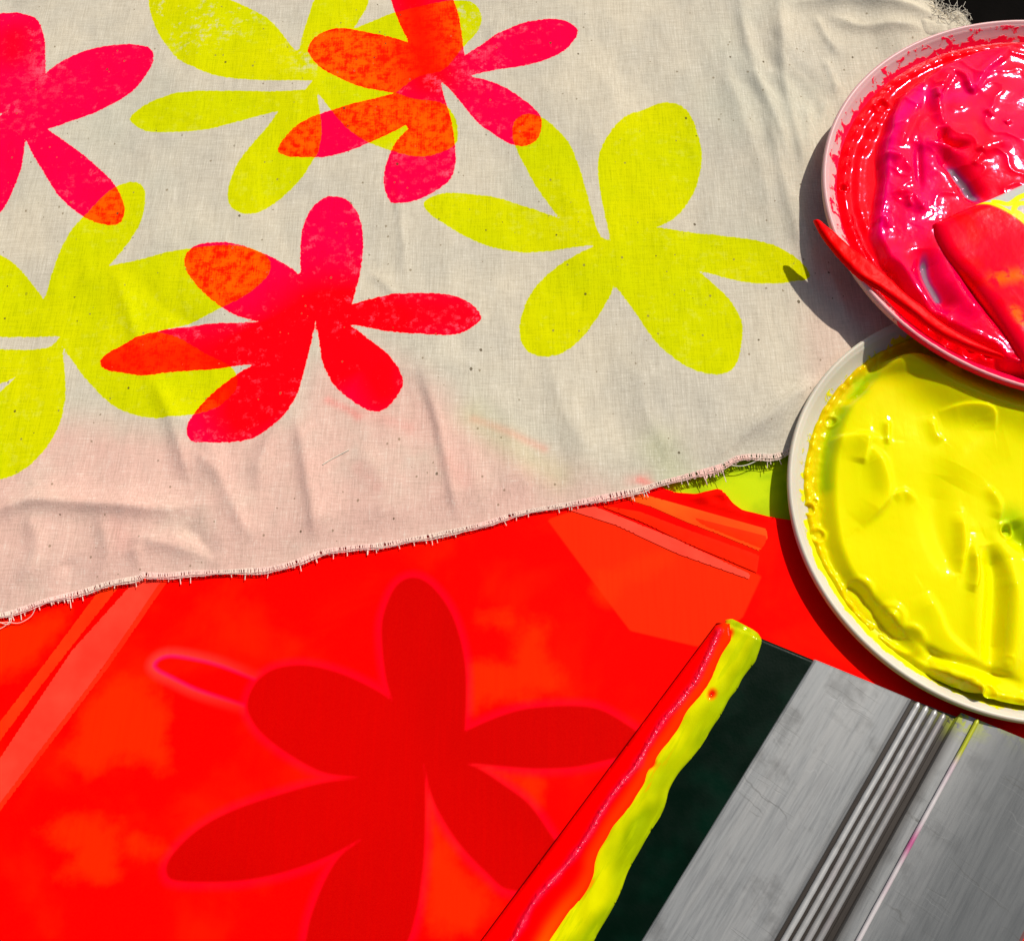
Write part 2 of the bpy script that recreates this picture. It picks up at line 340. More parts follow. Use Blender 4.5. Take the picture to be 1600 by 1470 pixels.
tape([(966,776),(1003,772),(1102,800),(1197,827),(1199,841),(1187,862),(1130,838),(1075,817),(1020,793)], (1.0, .10, .006))
tape([(1080,808),(1196,838),(1198,844),(1190,858),(1100,822)], (1.0, .035, .0))
tape([(885,796),(930,792),(1055,842),(1172,897),(1170,905),(1060,866),(960,820)], (1.0, .075, .040))
tape([(930,788),(1000,800),(1080,830),(1186,868),(1182,895),(1070,848),(1000,815)], (1.0, .018, .0))

# ------------------------------------------------------------------ cloth
ZC = .0022
lmY = [W(q, ZC) for q in (Y1, Y2, Y3)]; lmP = [W(q, ZC) for q in (P1, P2, P3)]
edge_px = catmull([(-330,1040),(-120,985),(0,960),(40,948),(80,935),(130,922),(170,910),(215,901),(225,896),(260,897),(300,893),(340,893),(380,890),(420,887),(460,877),(500,862),(540,855),(590,850),(640,842),(690,832),(720,826),(760,816),(800,803),(850,793),(900,784),(950,773),(1000,763),(1025,755),(1060,746),(1100,735),(1130,726),(1150,715),(1180,711),(1210,711),(1240,700),(1290,680),(1350,640),(1450,600),(1700,560)], 5)
edge_w = W(edge_px, .0012)
right_px = [(1700,560),(1660,350),(1600,200),(1530,70),(1500,40),(1475,22),(1458,4),(1452,-30),(1440,-160)]
right_w = W(catmull(right_px, 4), .002)
FOLDS = [
 ([(1150,-30),(1165,60),(1185,130),(1215,200),(1240,280)], .0017, .0022, .0038),
 ([(1215,-30),(1220,60),(1225,130),(1245,220),(1262,300)], .0020, .0024, .0040),
 ([(1272,20),(1290,55),(1312,84)], .0010, .0012, .002), ([(1286,88),(1299,118),(1309,148)], .0010, .0011, .0018),
 ([(1120,40),(1150,160),(1190,270),(1210,390)], .0010, .004, .005),
 ([(1190,160),(1215,250),(1235,340),(1262,420)], .0013, .0022, .0035),
 ([(1262,150),(1262,220),(1275,280)], .0009, .002, .003), ([(1295,150),(1280,200),(1285,240)], .0007, .002, .002),
 ([(1290,20),(1340,40),(1400,42),(1450,50)], .0014, .0022, .004), ([(1240,6),(1330,-2),(1400,12),(1470,30)], .0024, .003, .003),
 ([(618,270),(626,350),(634,440)], .0006, .0012, .002), ([(575,425),(600,445),(628,472)], .0006, .0015, .003),
 ([(650,560),(678,640),(692,700),(704,760),(716,820)], .0010, .0013, .004),
 ([(-60,812),(0,800),(30,789),(60,783),(120,787),(190,792),(260,797),(345,786)], .0022, .0030, .0050),
 ([(40,800),(60,850),(30,920)], .0010, .003, .004), ([(150,800),(170,860),(140,920)], .0009, .003, .004),
 ([(240,590),(262,640),(282,700),(300,760)], .0014, .0028, .0045), ([(270,640),(330,700),(350,760)], .0008, .003, .004),
 ([(470,600),(440,660),(412,710),(402,770)], .0013, .0035, .004), ([(462,640),(474,710),(488,790),(492,850)], .0013, .0022, .004),
 ([(300,700),(340,740),(370,800),(400,850)], .0009, .003, .003),
 ([(200,840),(260,850),(320,870),(360,890)], .0013, .003, .004), ([(280,820),(310,840),(340,880)], -.0012, .003, .003),
 ([(100,870),(110,900),(100,930)], -.0008, .003, .003), ([(210,850),(215,875),(225,900)], .0009, .002, .003),
 ([(1290,590),(1240,620),(1190,660),(1140,700),(1110,735)], .0021, .0026, .0034), ([(1300,660),(1262,690),(1228,712)], .0014, .002, .003),
 ([(180,420),(212,520),(232,590)], .0009, .0028, .004), ([(215,430),(255,480),(330,520)], -.0006, .004, .004),
 ([(110,440),(160,430),(230,380),(320,330)], .0006, .005, .006), ([(0,20),(40,10),(90,-20)], -.0014, .004, .005),
 ([(330,20),(300,110),(240,200)], .0005, .004, .006), ([(560,560),(650,580),(760,560)], .0006, .006, .007),
 ([(860,560),(880,640),(930,720)], .0007, .004, .006), ([(1000,560),(1010,640),(1050,720)], .0007, .003, .005),
 ([(780,600),(800,690),(830,780)], .0006, .004, .006), ([(900,80),(960,160),(900,260)], .0005, .006, .006),
 ([(790,20),(770,60),(790,130)], .0006, .002, .004), ([(1290,420),(1310,460),(1330,520)], .0007, .002, .003),
 ([(1235,300),(1262,380),(1268,440)], .0008, .0018, .003), ([(560,700),(600,760),(590,830)], .0006, .004, .005),
]
def cloth_h(X):
    z = np.full(len(X), ZC)
    for pts, am, w1, w2 in FOLDS: z += ridge(X, pts, ZC, am, w2, w1, True, 1.35)
    # long soft creases running roughly along the warp, plus puckers
    xr = X[:, 0]*math.cos(.15)+X[:, 1]*math.sin(.15); yr = -X[:, 0]*math.sin(.15)+X[:, 1]*math.cos(.15)
    low = sstep(.02, .10, edge_fn(X[:, 0])+.09-X[:, 1])
    z += .0011*fbm(xr*32, yr*11, 2)+.00030*fbm(xr*130+5, yr*45, 3)+.0006*low*fbm(xr*70+9, yr*25, 2)
    rgt = sstep(.045, .085, X[:, 0])*sstep(.10, .2, X[:, 1])
    z += .0018*rgt*perlin(xr*95+3*perlin(xr*20, yr*20), yr*14)
    z = np.maximum(z, .0011)
    # pressed flat where the tubs stand on it
    t1 = sstep(RY-.002, RY-.010, np.linalg.norm(X-CY, axis=1)); z = z*(1-t1)+.0009*t1
    t2 = sstep(RP-.001, RP-.012, np.linalg.norm(X-CP, axis=1)); z = np.minimum(z, z*(1-t2)+.0045*t2)
    te = sstep(.012, 0, X[:, 1]-edge_fn(X[:, 0]))
    z = z*(1-te*.7)+.0009*te*.7
    return z
_eo = np.argsort(edge_w[:, 0])
def edge_fn(x): return np.interp(x, edge_w[_eo, 0], edge_w[_eo, 1])
x0, x1 = edge_w[:, 0].min(), edge_w[:, 0].max(); y1 = W((0, -260), 0)[0, 1]
nx, ny = int((x1-x0)/.00085), 430
xs = np.linspace(x0, x1, nx); tt = np.linspace(0, 1, ny)**1.1
Xg = np.broadcast_to(xs, (ny, nx)); eg = edge_fn(xs)+.00018*perlin(xs*900, xs*0)
Yg = eg[None, :]+tt[:, None]*(y1-eg)[None, :]
X = np.c_[Xg.ravel(), Yg.ravel()]
Zg = cloth_h(X)
Fc = grid_faces(nx, ny)
cut = np.vstack([right_w, [[1, right_w[-1, 1]], [1, right_w[0, 1]]]])
keep = (poly_sdf(X, cut)[Fc] > 0).all(1)
Fc = Fc[keep]; used, inv = np.unique(Fc, return_inverse=True); Fc = inv.reshape(-1, 4); Xc = X[used]; zc = Zg[used]
cm = Mat('printed_calico', .9, .02)
v = cm.coord(rot=(0, 0, math.radians(-8)))
vs = cm.coord(scale=(1, .05, 1), rot=(0, 0, math.radians(-8))); vw = cm.coord(scale=(.06, 1, 1), rot=(0, 0, math.radians(-8)))
warp = cm.noise(vs, 2500, 2, .6); weft = cm.noise(vw, 2500, 2, .6); tiny = cm.noise(v, 2300, 2, .8); slub = cm.noise(vs, 700, 3, .6)
weave = cm.math('ADD', cm.math('MULTIPLY', warp, .42), cm.math('ADD', cm.math('MULTIPLY', weft, .33), cm.math('MULTIPLY', tiny, .25)))
lowf = cm.noise(v, 26, 4, .55)
base = cm.mix(cm.ramp(lowf, .3, .7), (.60, .53, .40), (.51, .465, .37))
base = cm.mix(cm.ramp(cm.noise(v, 14, 3), .5, .7, 0, .5), base, (.47, .47, .375))
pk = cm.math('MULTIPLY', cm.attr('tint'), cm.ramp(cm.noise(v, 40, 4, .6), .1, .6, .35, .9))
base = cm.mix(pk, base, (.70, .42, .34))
base = cm.mix(cm.attr('smudge'), base, (.80, .20, .17))
base = cm.mix(cm.math('MULTIPLY', cm.attr('green'), .6), base, (.52, .56, .26))
base = cm.mix(cm.ramp(weave, .36, .54, .52, 0), base, cm.mix(.5, base, (.20, .15, .10)))
base = cm.mix(cm.ramp(weave, .52, .66, 0, .4), base, (.80, .74, .62))
jag = cm.math('MULTIPLY', cm.math('SUBTRACT', cm.noise(v, 900, 3, .6), .5), .0011)
dy = cm.math('ADD', cm.attr('yellow_print'), jag); dp = cm.math('ADD', cm.attr('pink_print'), jag)
my = cm.ramp(dy, -.00012, .00012, 1, 0); mp = cm.ramp(dp, -.00012, .00012, 1, 0)
wear = cm.noise(v, 330, 5, .7); wear2 = cm.noise(v, 30, 3)
thin = cm.math('MULTIPLY', cm.ramp(cm.math('ADD', cm.math('MULTIPLY', wear, .75), cm.math('MULTIPLY', wear2, .35)), .58, .70), cm.ramp(weave, .40, .58, .3, 1))
yc = cm.mix(cm.ramp(lowf, .3, .7), (.63, .62, .0), (.55, .59, .0))
yc = cm.mix(cm.ramp(weave, .36, .54, .42, 0), yc, (.30, .34, .0)); yc = cm.mix(cm.math('MULTIPLY', cm.math('MULTIPLY', thin, cm.attr('worn')), 1.0), yc, base)
yc = cm.mix(cm.math('MULTIPLY', thin, .10), yc, (.74, .72, .2))
pc = cm.mix(cm.attr('redder'), (1.0, .0, .05), (1.0, .0, .004))
pc = cm.mix(cm.math('MULTIPLY', thin, cm.ramp(dp, -.0075, -.0005, .25, .85)), pc, (1.0, .10, .17))
pc = cm.mix(cm.ramp(weave, .36, .50, .22, 0), pc, (.60, .0, .01))
oc = cm.mix(cm.ramp(cm.math('ADD', cm.math('MULTIPLY', wear, .6), cm.math('MULTIPLY', weave, .4)), .42, .57), (1.0, .008, .0), (1.0, .10, .0))
oc = cm.mix(cm.math('MULTIPLY', cm.attr('redder'), .95), oc, (1.0, .004, .0))
fin = cm.mix(my, base, yc); fin = cm.mix(mp, fin, cm.mix(my, pc, oc))
# seed husks: small dark flecks of uneven size
def flecks(sc, size, dens):
    x = cm.n('ShaderNodeTexVoronoi', feature='F1'); cm.put(x.inputs['Vector'], cm.coord(scale=(1, .8, 1), rot=(0, 0, .5))); x.inputs['Scale'].default_value = sc
    sep = cm.n('ShaderNodeSeparateColor'); cm.t.links.new(x.outputs['Color'], sep.inputs[0])
    rad = cm.ramp(sep.outputs[0], dens, 1.0, 0.0, size, False)
    d_ = cm.math('ADD', x.outputs['Distance'], cm.math('MULTIPLY', cm.math('SUBTRACT', tiny, .5), size*.8))
    return cm.math('MULTIPLY', cm.math('LESS_THAN', d_, rad), cm.math('GREATER_THAN', sep.outputs[0], dens))
fin = cm.mix(cm.math('MULTIPLY', cm.math('MULTIPLY', flecks(190, .095, .35), .8), cm.ramp(cm.noise(v, 33, 2), .42, .52)), fin, (.07, .045, .015))
fin = cm.mix(cm.math('MULTIPLY', flecks(420, .17, .70), .6), fin, (.16, .11, .05))
cm.color(fin); cm.bump(weave, .00022, .55); cm.bump(cm.noise(v, 420, 4, .6), .00025, .35)
def line_blob(Xq, pts, wd, amp):
    return np.clip(ridge(Xq, pts, ZC, amp, wd, None, False), 0, 1)
d_edge = (Xc[:, 1]-edge_fn(Xc[:, 0]))
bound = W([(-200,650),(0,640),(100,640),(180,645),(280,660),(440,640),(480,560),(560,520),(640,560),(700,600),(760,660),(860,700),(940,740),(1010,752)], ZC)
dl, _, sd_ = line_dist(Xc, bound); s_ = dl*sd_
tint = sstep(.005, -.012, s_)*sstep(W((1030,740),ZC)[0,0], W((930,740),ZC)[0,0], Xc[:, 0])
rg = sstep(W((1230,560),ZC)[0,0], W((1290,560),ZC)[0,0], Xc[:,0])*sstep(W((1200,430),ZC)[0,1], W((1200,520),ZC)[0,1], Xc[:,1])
shz = sstep(RP+.012, RP-.004, np.linalg.norm(Xc-CP, axis=1))*sstep(W((1290,330),ZC)[0,1], W((1290,430),ZC)[0,1], Xc[:,1])  # red light passing the tub into its shadow, painted as cloth tint
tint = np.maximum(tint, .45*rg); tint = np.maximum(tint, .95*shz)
smudge = sum(line_blob(Xc, p, wd, am) for p, wd, am in (
    ([(512,625),(545,640),(560,652)], .0012, .5), ([(560,640),(640,668)], .002, .18), ([(740,655),(775,668),(850,700)], .0013, .38), ([(700,720),(730,750)], .003, .14),
    ([(1000,748),(1022,757)], .0012, .6), ([(985,750),(1010,745)], .002, .25), ([(180,820),(195,850)], .003, .12), ([(560,730),(590,760)], .002,.12)))
green = line_blob(Xc, [(740,650),(790,690),(870,740)], .005, .5)+line_blob(Xc, [(1030,700),(1060,745)], .006, .55)
worn = line_blob(Xc, [(250,20),(300,50),(360,10)], .012, 1)+line_blob(Xc, [(470,60),(480,100)], .004, .8)+line_blob(Xc, [(720,10),(730,30)], .006, .8)
redder = np.clip(sum(line_blob(Xc, p, wd, am) for p, wd, am in (
    ([(640,-20),(670,120)], .012, 1), ([(570,480),(720,495)], .014, .9), ([(430,560),(380,660),(560,560),(600,610)], .012, 1), ([(480,480),(400,540),(150,570)], .014, .9), ([(20,60),(20,80)], .008, .7))), 0, 1)
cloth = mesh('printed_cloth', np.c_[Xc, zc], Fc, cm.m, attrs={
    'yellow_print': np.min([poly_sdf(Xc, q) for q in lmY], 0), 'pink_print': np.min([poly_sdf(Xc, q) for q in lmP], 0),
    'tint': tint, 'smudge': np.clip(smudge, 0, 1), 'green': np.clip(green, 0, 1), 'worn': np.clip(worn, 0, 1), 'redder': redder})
md = cloth.modifiers.new('thickness', 'SOLIDIFY'); md.thickness = .00025; md.offset = -1
tag(cloth, 'natural unbleached calico cloth printed with neon pink and yellow flowers, lower edge frayed', 'cloth')

thm = Mat('cotton_thread', .8, .15)
v = thm.coord(); thm.color(thm.mix(thm.ramp(thm.noise(v, 60, 2), .4, .6), (.84, .66, .55), (.90, .60, .52)))
thp = Mat('pale_thread', .8, .15); thp.color((.72, .66, .54))
# frayed hem: weft ends in short ladders with loose strands along them
xe = edge_w[_eo, 0]; items = []
tot = np.arange(W((-60, 980), 0)[0, 0], W((1262, 700), 0)[0, 0], .00017)
lenf = lambda x: .0014+.0008*perlin(np.array([x*90.]), np.array([3.3]))[0]*1.6
def ez(x, y): return cloth_h(np.array([[x, y]]))[0]
zed = cloth_h(np.c_[tot, edge_fn(tot)]); slope = np.gradient(edge_fn(tot), tot)
for i, x in enumerate(tot):
    y = edge_fn(x); s = slope[i]; nrm = np.array([s, -1])/math.hypot(s, 1); tg = np.array([1, s])/math.hypot(1, s)
    L = lenf(x)*random.uniform(.75, 1.15)
    if random.random() < .16: continue
    if random.random() < .05: L *= 1.9
    if perlin(np.array([x*55.]), np.array([8.1]))[0] > .28: L *= random.uniform(1.0, 1.8)
    j = random.gauss(0, .00022)
    a_ = np.array([x, y])-nrm*.0004; b_ = np.array([x, y])+nrm*L+tg*j; m_ = (a_+b_)/2+tg*random.gauss(0, .0001)
    z0 = zed[i]; zt = max(.0006, z0-.0003)
    items.append(([(*a_, z0), (*m_, z0-.0001), (*b_, zt)], .00012*random.uniform(.8, 1.2)))
for k in range(2):
    off = (.0008, .00125)[k]; P = []
    for i in range(0, len(tot), 1):
        x = tot[i]; s = slope[i]; nrm = np.array([s, -1])/math.hypot(s, 1)
        brk = perlin(np.array([x*150.+k*7]), np.array([k*2.]))[0]
        o_ = (off+.00035*perlin(np.array([x*420.+k*9]), np.array([1.7]))[0])*(lenf(x)/.0013)
        q = np.array([x, edge_fn(x)])+nrm*o_
        P.append((*q, zed[i]+.00008))
        if brk > .42 or i == len(tot)-1:
            if len(P) > 6: items.append((P, .00011))
            P = []
    if len(P) > 6: items.append((P, .00011))
fr = tubes('frayed_hem', items, thm.m, cloth, 4); tag(fr, kind='stuff')
def thread(pts, zt, mat=thp.m, r=.00014, name='loose_thread', parent=cloth):
    C_ = catmull(pts, 8); Zs = np.interp(np.linspace(0, 1, len(C_)), np.linspace(0, 1, len(zt)), zt)
    P = np.array([[*W(C_[i], Zs[i])[0], Zs[i]] for i in range(len(C_))])
    return tubes(name, [(P, r)], mat, parent, 6)
thread([(1128,724),(1150,728),(1165,727),(1180,721),(1190,715)], [.0014, .0012, .0010, .0014])
thread([(1125,725),(1145,726),(1160,718),(1175,714)], [.0014, .001, .0014], r=.00012)
thread([(-20,985),(0,982),(15,970),(8,955),(0,950)], [.0008, .0008, .001, .0012], thm.m, .0001)
thread([(55,951),(48,963),(30,973),(10,972),(-15,975)], [.0016, .001, .0009, .0009], thm.m, .0001)
thread([(20,955),(14,975),(-10,968)], [.0014, .001, .0009], thm.m, .0001)
# frayed corner tuft
tuft = []
for i in range(110):
    px = np.array([random.uniform(1452, 1518), 0.]); px[1] = 8+(px[0]-1455)*.45+random.gauss(0, 7)
    an = random.gauss(.5, .7); L = random.uniform(8, 26)
    q = [px+np.array([math.cos(an), math.sin(an)])*L*t for t in (-.5, -.2, .2, .5)]
    q = [p+np.array([random.gauss(0, 1.5), random.gauss(0, 1.5)]) for p in q]
    z_ = random.uniform(.0015, .0045)
    tuft.append(([(*W(p, z_)[0], z_+random.gauss(0, .0002)) for p in q], .00008))
tg_ = tubes('frayed_tuft', tuft, thp.m, cloth, 4); tag(tg_, kind='stuff')
# fold of cloth bunched under the tuft
def lump(X): return -.001+0*X[:, 0]
bn = patch('folded_corner', W(outline([(1445,-30),(1458,2),(1475,14),(1500,4),(1520,22),(1530,60),(1500,80),(1440,60),(1400,20),(1410,-30)]), .003), .0006, -.002, .0052, .008, cm.m, cloth,
           attrs={'yellow_print': lambda X: X[:, 0]*0+1, 'pink_print': lambda X: X[:, 0]*0+1, 'tint': lambda X: X[:, 0]*0, 'smudge': lambda X: X[:, 0]*0, 'green': lambda X: X[:, 0]*0, 'worn': lambda X: X[:, 0]*0, 'redder': lambda X: X[:, 0]*0},
           bump=lambda X, d: .0010*fbm(X[:, 0]*220, X[:, 1]*160, 3))
fb = tubes('cotton_fibre', [(np.array([[*W(p, z_)[0], z_] for p, z_ in zip(catmull([(504,726),(515,719),(530,711),(545,703)], 4), cloth_h(W(catmull([(504,726),(515,719),(530,711),(545,703)], 4), ZC))+.00012)]), .00016)], thp.m)
tag(fb, 'single pale cotton fibre lying on the cloth below the central pink flower', 'fibre')

# ------------------------------------------------------------------ squeegee
O_ = W((1275, 1030), .0045)[0]; ANG = math.radians(-126.1)
u_ = np.array([math.cos(ANG), math.sin(ANG)]); v_ = np.array([-u_[1], u_[0]])
# local x across (towards the right of the photo), local y = away from the end
SQ = empty('squeegee', (O_[0], O_[1], 0)); tag(SQ, 'aluminium handled squeegee with dark green rubber blade smeared red and yellow', 'squeegee')
def loc(px, z):
    d_ = W(px, z)-O_; return np.c_[d_@v_, d_@u_]
v_ = np.array([-u_[1], u_[0]])
if (W((1433, 1095), .0055)[0]-O_)@v_ < 0: v_ = -v_
# local frame (x = v_, y = u_) may be left-handed: build in local numbers, write world-aligned offsets
def toL(XY, z): XY = np.asarray(XY); return np.c_[XY[:, 0:1]*v_+XY[:, 1:2]*u_, z]
SH = -.21; LEN = .135
def s_end(x): return SH*x
def xc(s): return -.0257-(s-.005)*.0535
def blade_z(x, s):
    t = np.clip((x-xc(s))/.0022, 0, 1); t2 = np.clip((x-xc(s))/.0085, 0, 1)
    r_ = .0003+.0022*np.sqrt(np.clip(1-(1-t)**2, 0, 1))+.0014*np.sin(t2*math.pi/2)
    e_ = np.clip((s-s_end(x))/.0012, 0, 1)
    return r_*(.80+.20*np.sqrt(np.clip(1-(1-e_)**2, 0, 1)))
bm_ = Mat('dark_green_rubber', .30, .05)
cc = bm_.n('ShaderNodeAttribute'); v = bm_.coord()
bm_.color(bm_.mix(bm_.attr('gap_stain'), bm_.mix(bm_.ramp(bm_.noise(v, 90, 3), .4, .7), (.0, .005, .002), (.0, .010, .0045)), (.10, .0, .0)))
bm_.put(bm_.b.inputs['Roughness'], bm_.ramp(bm_.noise(v, 200, 4), .3, .7, .3, .45)); bm_.bump(bm_.noise(v, 1500, 3), .00006, .4)
na, nb = 70, 260
sa = np.linspace(0, 1, na)**1.0; sb = np.linspace(0, 1, nb)**1.5*LEN
SS, AA = np.meshgrid(sb, sa, indexing='ij')
xl = xc(SS+s_end(-.026)); XX = xl+AA*(.0012-xl); Sx = SS+s_end(XX)
ZZ = blade_z(XX, Sx)
Vb = toL(np.c_[XX.ravel(), Sx.ravel()], ZZ.ravel())
fb_ = grid_faces(na, nb); n0 = len(Vb)
front = Vb[:na].copy(); front[:, 2] = .0002; Vb = np.vstack([Vb, front])
fb_ = np.vstack([fb_, np.array([(i, i+1, n0+i+1, n0+i) for i in range(na-1)])])
stn = np.exp(-np.clip(XX.ravel()-xc(Sx.ravel()), 0, 1)/.002); stn = np.r_[stn, stn[:na]]  # maroon residue on the contact edge, doubling as the shaded gap line
mesh('rubber_blade', Vb, fb_, bm_.m, SQ, True, {'gap_stain': stn})
def ink_patch(name, pts, thick, rnd, mat, bump, attrs=None, step=.00035, closed_px=True, zz=.0045):
    L = loc(outline(pts), zz)
    return L
# red ink bead
def strip(left, right): return [(x, y, 1) if i in (0, len(left)-1) else (x, y) for i, (x, y) in enumerate(left)]+[(x, y, 1) if i in (0, len(right)-1) else (x, y) for i, (x, y) in enumerate(right[::-1])]
yl = [(1136,964),(1134,978),(1135,994),(1120,1020),(1103,1059),(1086,1084),(1069,1106),(1051,1138),(1028,1170),(1012,1196),(1000,1220),(980,1250),(960,1278),(942,1308),(925,1340),(921,1362),(908,1388),(885,1415),(862,1448),(850,1470),(815,1530),(780,1590)]
yr = [(1146,964),(1166,975),(1184,986),(1191,998),(1188,1012),(1184,1024),(1180,1034),(1170,1046),(1160,1060),(1152,1076),(1140,1091),(1128,1114),(1112,1138),(1098,1162),(1080,1185),(1060,1208),(1046,1233),(1041,1253),(1033,1273),(1017,1298),(1000,1328),(982,1360),(970,1393),(955,1423),(937,1453),(928,1470),(900,1530),(870,1590)]
hl = [(1124,984),(1107,1024),(1086,1065),(1077,1076),(1060,1099),(1037,1125),(1011,1166),(995,1195),(962,1235),(937,1273),(920,1303),(895,1338),(870,1368),(835,1408),(805,1463),(770,1520)]
zb_ = lambda Lc: blade_z(Lc[:, 0], Lc[:, 1])
def ink_on_blade(name, polyL, thick, rnd, mat, bumpf, attrs):
    o = patch(name, polyL, .00038, zb_, thick, rnd, mat, None, attrs=attrs, bump=bumpf, drop=.0003)
    n = len(o.data.vertices); co = np.empty(n*3, np.float32); o.data.vertices.foreach_get('co', co); co = co.reshape(-1, 3)
    nw = toL(co[:, :2], co[:, 2]).astype(np.float32); o.data.vertices.foreach_set('co', nw.ravel())
    if (v_[0]*u_[1]-v_[1]*u_[0]) < 0: o.data.flip_normals()
    o.data.update(); o.parent = SQ; return o
HL = loc(catmull(hl, 5), .0048); YL = loc(catmull(yl, 5), .0044)
sgrid = np.linspace(.0062, .13, 60)
left = np.c_[xc(sgrid)+.00028, sgrid]
redP = np.vstack([left[::1], (YL+[.0016, 0])[::-1][(YL[::-1][:, 1] < .128)]])
rim_ = Mat('red_ink', .15, .22)
rim_.tint((1, .65, .8)); rim_.put(rim_.b.inputs['Specular IOR Level'], rim_.ramp(rim_.attr('bead'), .25, .8, .015, 1.0)); v = rim_.coord(); spk = rim_.attr('bead')
cr = rim_.mix(rim_.attr('orange'), (1.0, .0, .0), (1.0, .07, .0)); cr = rim_.mix(rim_.math('MULTIPLY', spk, .6), cr, (1.0, .0, .06))
rim_.color(cr); rim_.bump(rim_.math('MULTIPLY', rim_.noise(v, 1000, 3, .6), spk), .0008, 1.0)
def bead(X): D, T, s = line_dist(X, HL); return np.exp(-(D/(.00075+.0005*perlin(X[:, 1]*260, X[:, 0]*0)))**2)
def oran(X):
    D, T, s = line_dist(X, YL); return np.exp(-(D/.0016)**2)*(.35+.65*sstep(.075, .10, X[:, 1]))
def red_bump(X, d):
    n_ = fbm(X[:, 0]*900, X[:, 1]*700, 3); D, T, s = line_dist(X, HL)
    w_ = .0007+.0003*perlin(X[:, 1]*200, X[:, 1]*0)
    return .0006*np.exp(-(D/w_)**2)*(1+.3*n_)+.00045*np.exp(-(D/(w_*1.1))**2)*np.abs(fbm(X[:, 0]*1500, X[:, 1]*900, 2))+.0001*perlin(X[:, 0]*200, X[:, 1]*120)
ink_on_blade('red_ink', redP, .0008, .0012, rim_.m, red_bump, {'bead': bead, 'orange': oran})
yim = Mat('yellow_ink', .10, .18)
yim.tint((1, 1, .25)); v = yim.coord(); cy = yim.mix(yim.attr('thin'), (.68, .66, .0), (.30, .38, .0)); cy = yim.mix(yim.attr('orange'), cy, (1.0, .18, .0)); cy = yim.mix(yim.attr('spot'), cy, (1.0, .01, .0))
st0 = yim.n('ShaderNodeMapping'); st0.inputs['Rotation'].default_value = (0, 0, -ANG-.03); stv = yim.n('ShaderNodeMapping'); stv.inputs['Scale'].default_value = (.12, 1, 1)
stc = yim.n('ShaderNodeTexCoord'); yim.t.links.new(stc.outputs['Object'], st0.inputs[0]); yim.t.links.new(st0.outputs[0], stv.inputs[0]); st_n = yim.noise(stv.outputs[0], 520, 4, .6)
cy = yim.mix(yim.math('MULTIPLY', yim.ramp(st_n, .50, .62), .55), cy, (.42, .50, .0)); cy = yim.mix(yim.math('MULTIPLY', yim.ramp(st_n, .60, .66), yim.attr('leftish')), cy, (.95, .22, .0))
yim.color(cy); yim.bump(yim.noise(v, 400, 3), .0002, .4)
yelP = np.vstack([YL, loc(catmull(yr, 5), .0044)[::-1]])
YRL = loc(catmull(yr, 5), .0044)
spots = [loc([(x, y)], .0052)[0] for x, y in ((1113,1083),(1140,987),(1018,1192))]
def spotf(X): return np.clip(sum(np.clip(1.6-np.linalg.norm((X-s_)*[1, .75], axis=1)/.0010, 0, 1) for s_ in spots), 0, 1)
def thinf(X):
    D, T, s = line_dist(X, YRL); q = np.exp(-(D/.0042)**2)
    return np.clip(q*.95+1.2*fbm(X[:, 0]*160, X[:, 1]*70, 2), 0, 1)
def oran2(X): D, T, s = line_dist(X, YL); return np.exp(-(D/.0009)**2)*(.55+.45*sstep(.075, .10, X[:, 1]))
def ybump(X, d):
    h = .0008*fbm(X[:, 0]*230, X[:, 1]*90, 2)
    for s_ in spots: h -= .0006*np.exp(-(np.linalg.norm(X-s_, axis=1)/.0009)**2)
    return h
ink_on_blade('yellow_ink', yelP, .0006, .0018, yim.m, ybump, {'thin': thinf, 'orange': oran2, 'spot': spotf, 'leftish': lambda X: np.exp(-(line_dist(X, YL)[0]/.0028)**2)*sstep(.02, .06, X[:, 1])})

# aluminium handle: one extruded section plus ribs
am_ = Mat('brushed_aluminium', .5, .3, .25)
g = am_.n('ShaderNodeTexCoord'); mp_ = am_.n('ShaderNodeMapping'); mp_.inputs['Rotation'].default_value = (0, 0, -ANG)
am_.t.links.new(g.outputs['Object'], mp_.inputs[0])
m2 = am_.n('ShaderNodeMapping'); m2.inputs['Scale'].default_value = (.06, 1, 1); am_.t.links.new(mp_.outputs[0], m2.inputs[0])
br = am_.noise(m2.outputs[0], 1500, 4, .65); br2 = am_.noise(m2.outputs[0], 260, 3, .6); bl = am_.noise(mp_.outputs[0], 110, 5, .6)
ca = am_.mix(br, (.15, .155, .155), (.31, .315, .31)); ca = am_.mix(am_.ramp(br2, .40, .65, 0, .6), ca, (.30, .298, .288))
ca = am_.mix(am_.ramp(bl, .50, .70, 0, .6), ca, (.13, .13, .125))
ca = am_.mix(am_.attr('shade_tone'), ca, am_.mix(br2, (.058, .062, .064), (.135, .14, .14)))
# scratches: thin worn lines from stretched cells
def scratch(rot, sc, thr, am):
    m3 = am_.n('ShaderNodeMapping'); m3.inputs['Rotation'].default_value = (0, 0, rot); m3.inputs['Scale'].default_value = (1, .05, 1); am_.t.links.new(mp_.outputs[0], m3.inputs[0])
    d3 = am_.n('ShaderNodeVectorMath', operation='ADD'); am_.t.links.new(m3.outputs[0], d3.inputs[0])
    nz = am_.n('ShaderNodeTexNoise'); nz.inputs['Scale'].default_value = 180; am_.t.links.new(mp_.outputs[0], nz.inputs[0])
    sc_ = am_.n('ShaderNodeVectorMath', operation='SCALE'); sc_.inputs['Scale'].default_value = .0012; am_.t.links.new(nz.outputs['Color'], sc_.inputs[0]); am_.t.links.new(sc_.outputs[0], d3.inputs[1])
    e_ = am_.voro(d3.outputs[0], sc, 'Distance', 'DISTANCE_TO_EDGE')
    return am_.math('MULTIPLY', am_.ramp(e_, 0, thr, 1, 0), am_.ramp(am_.noise(mp_.outputs[0], 90, 2), .5, .6, 0, am))
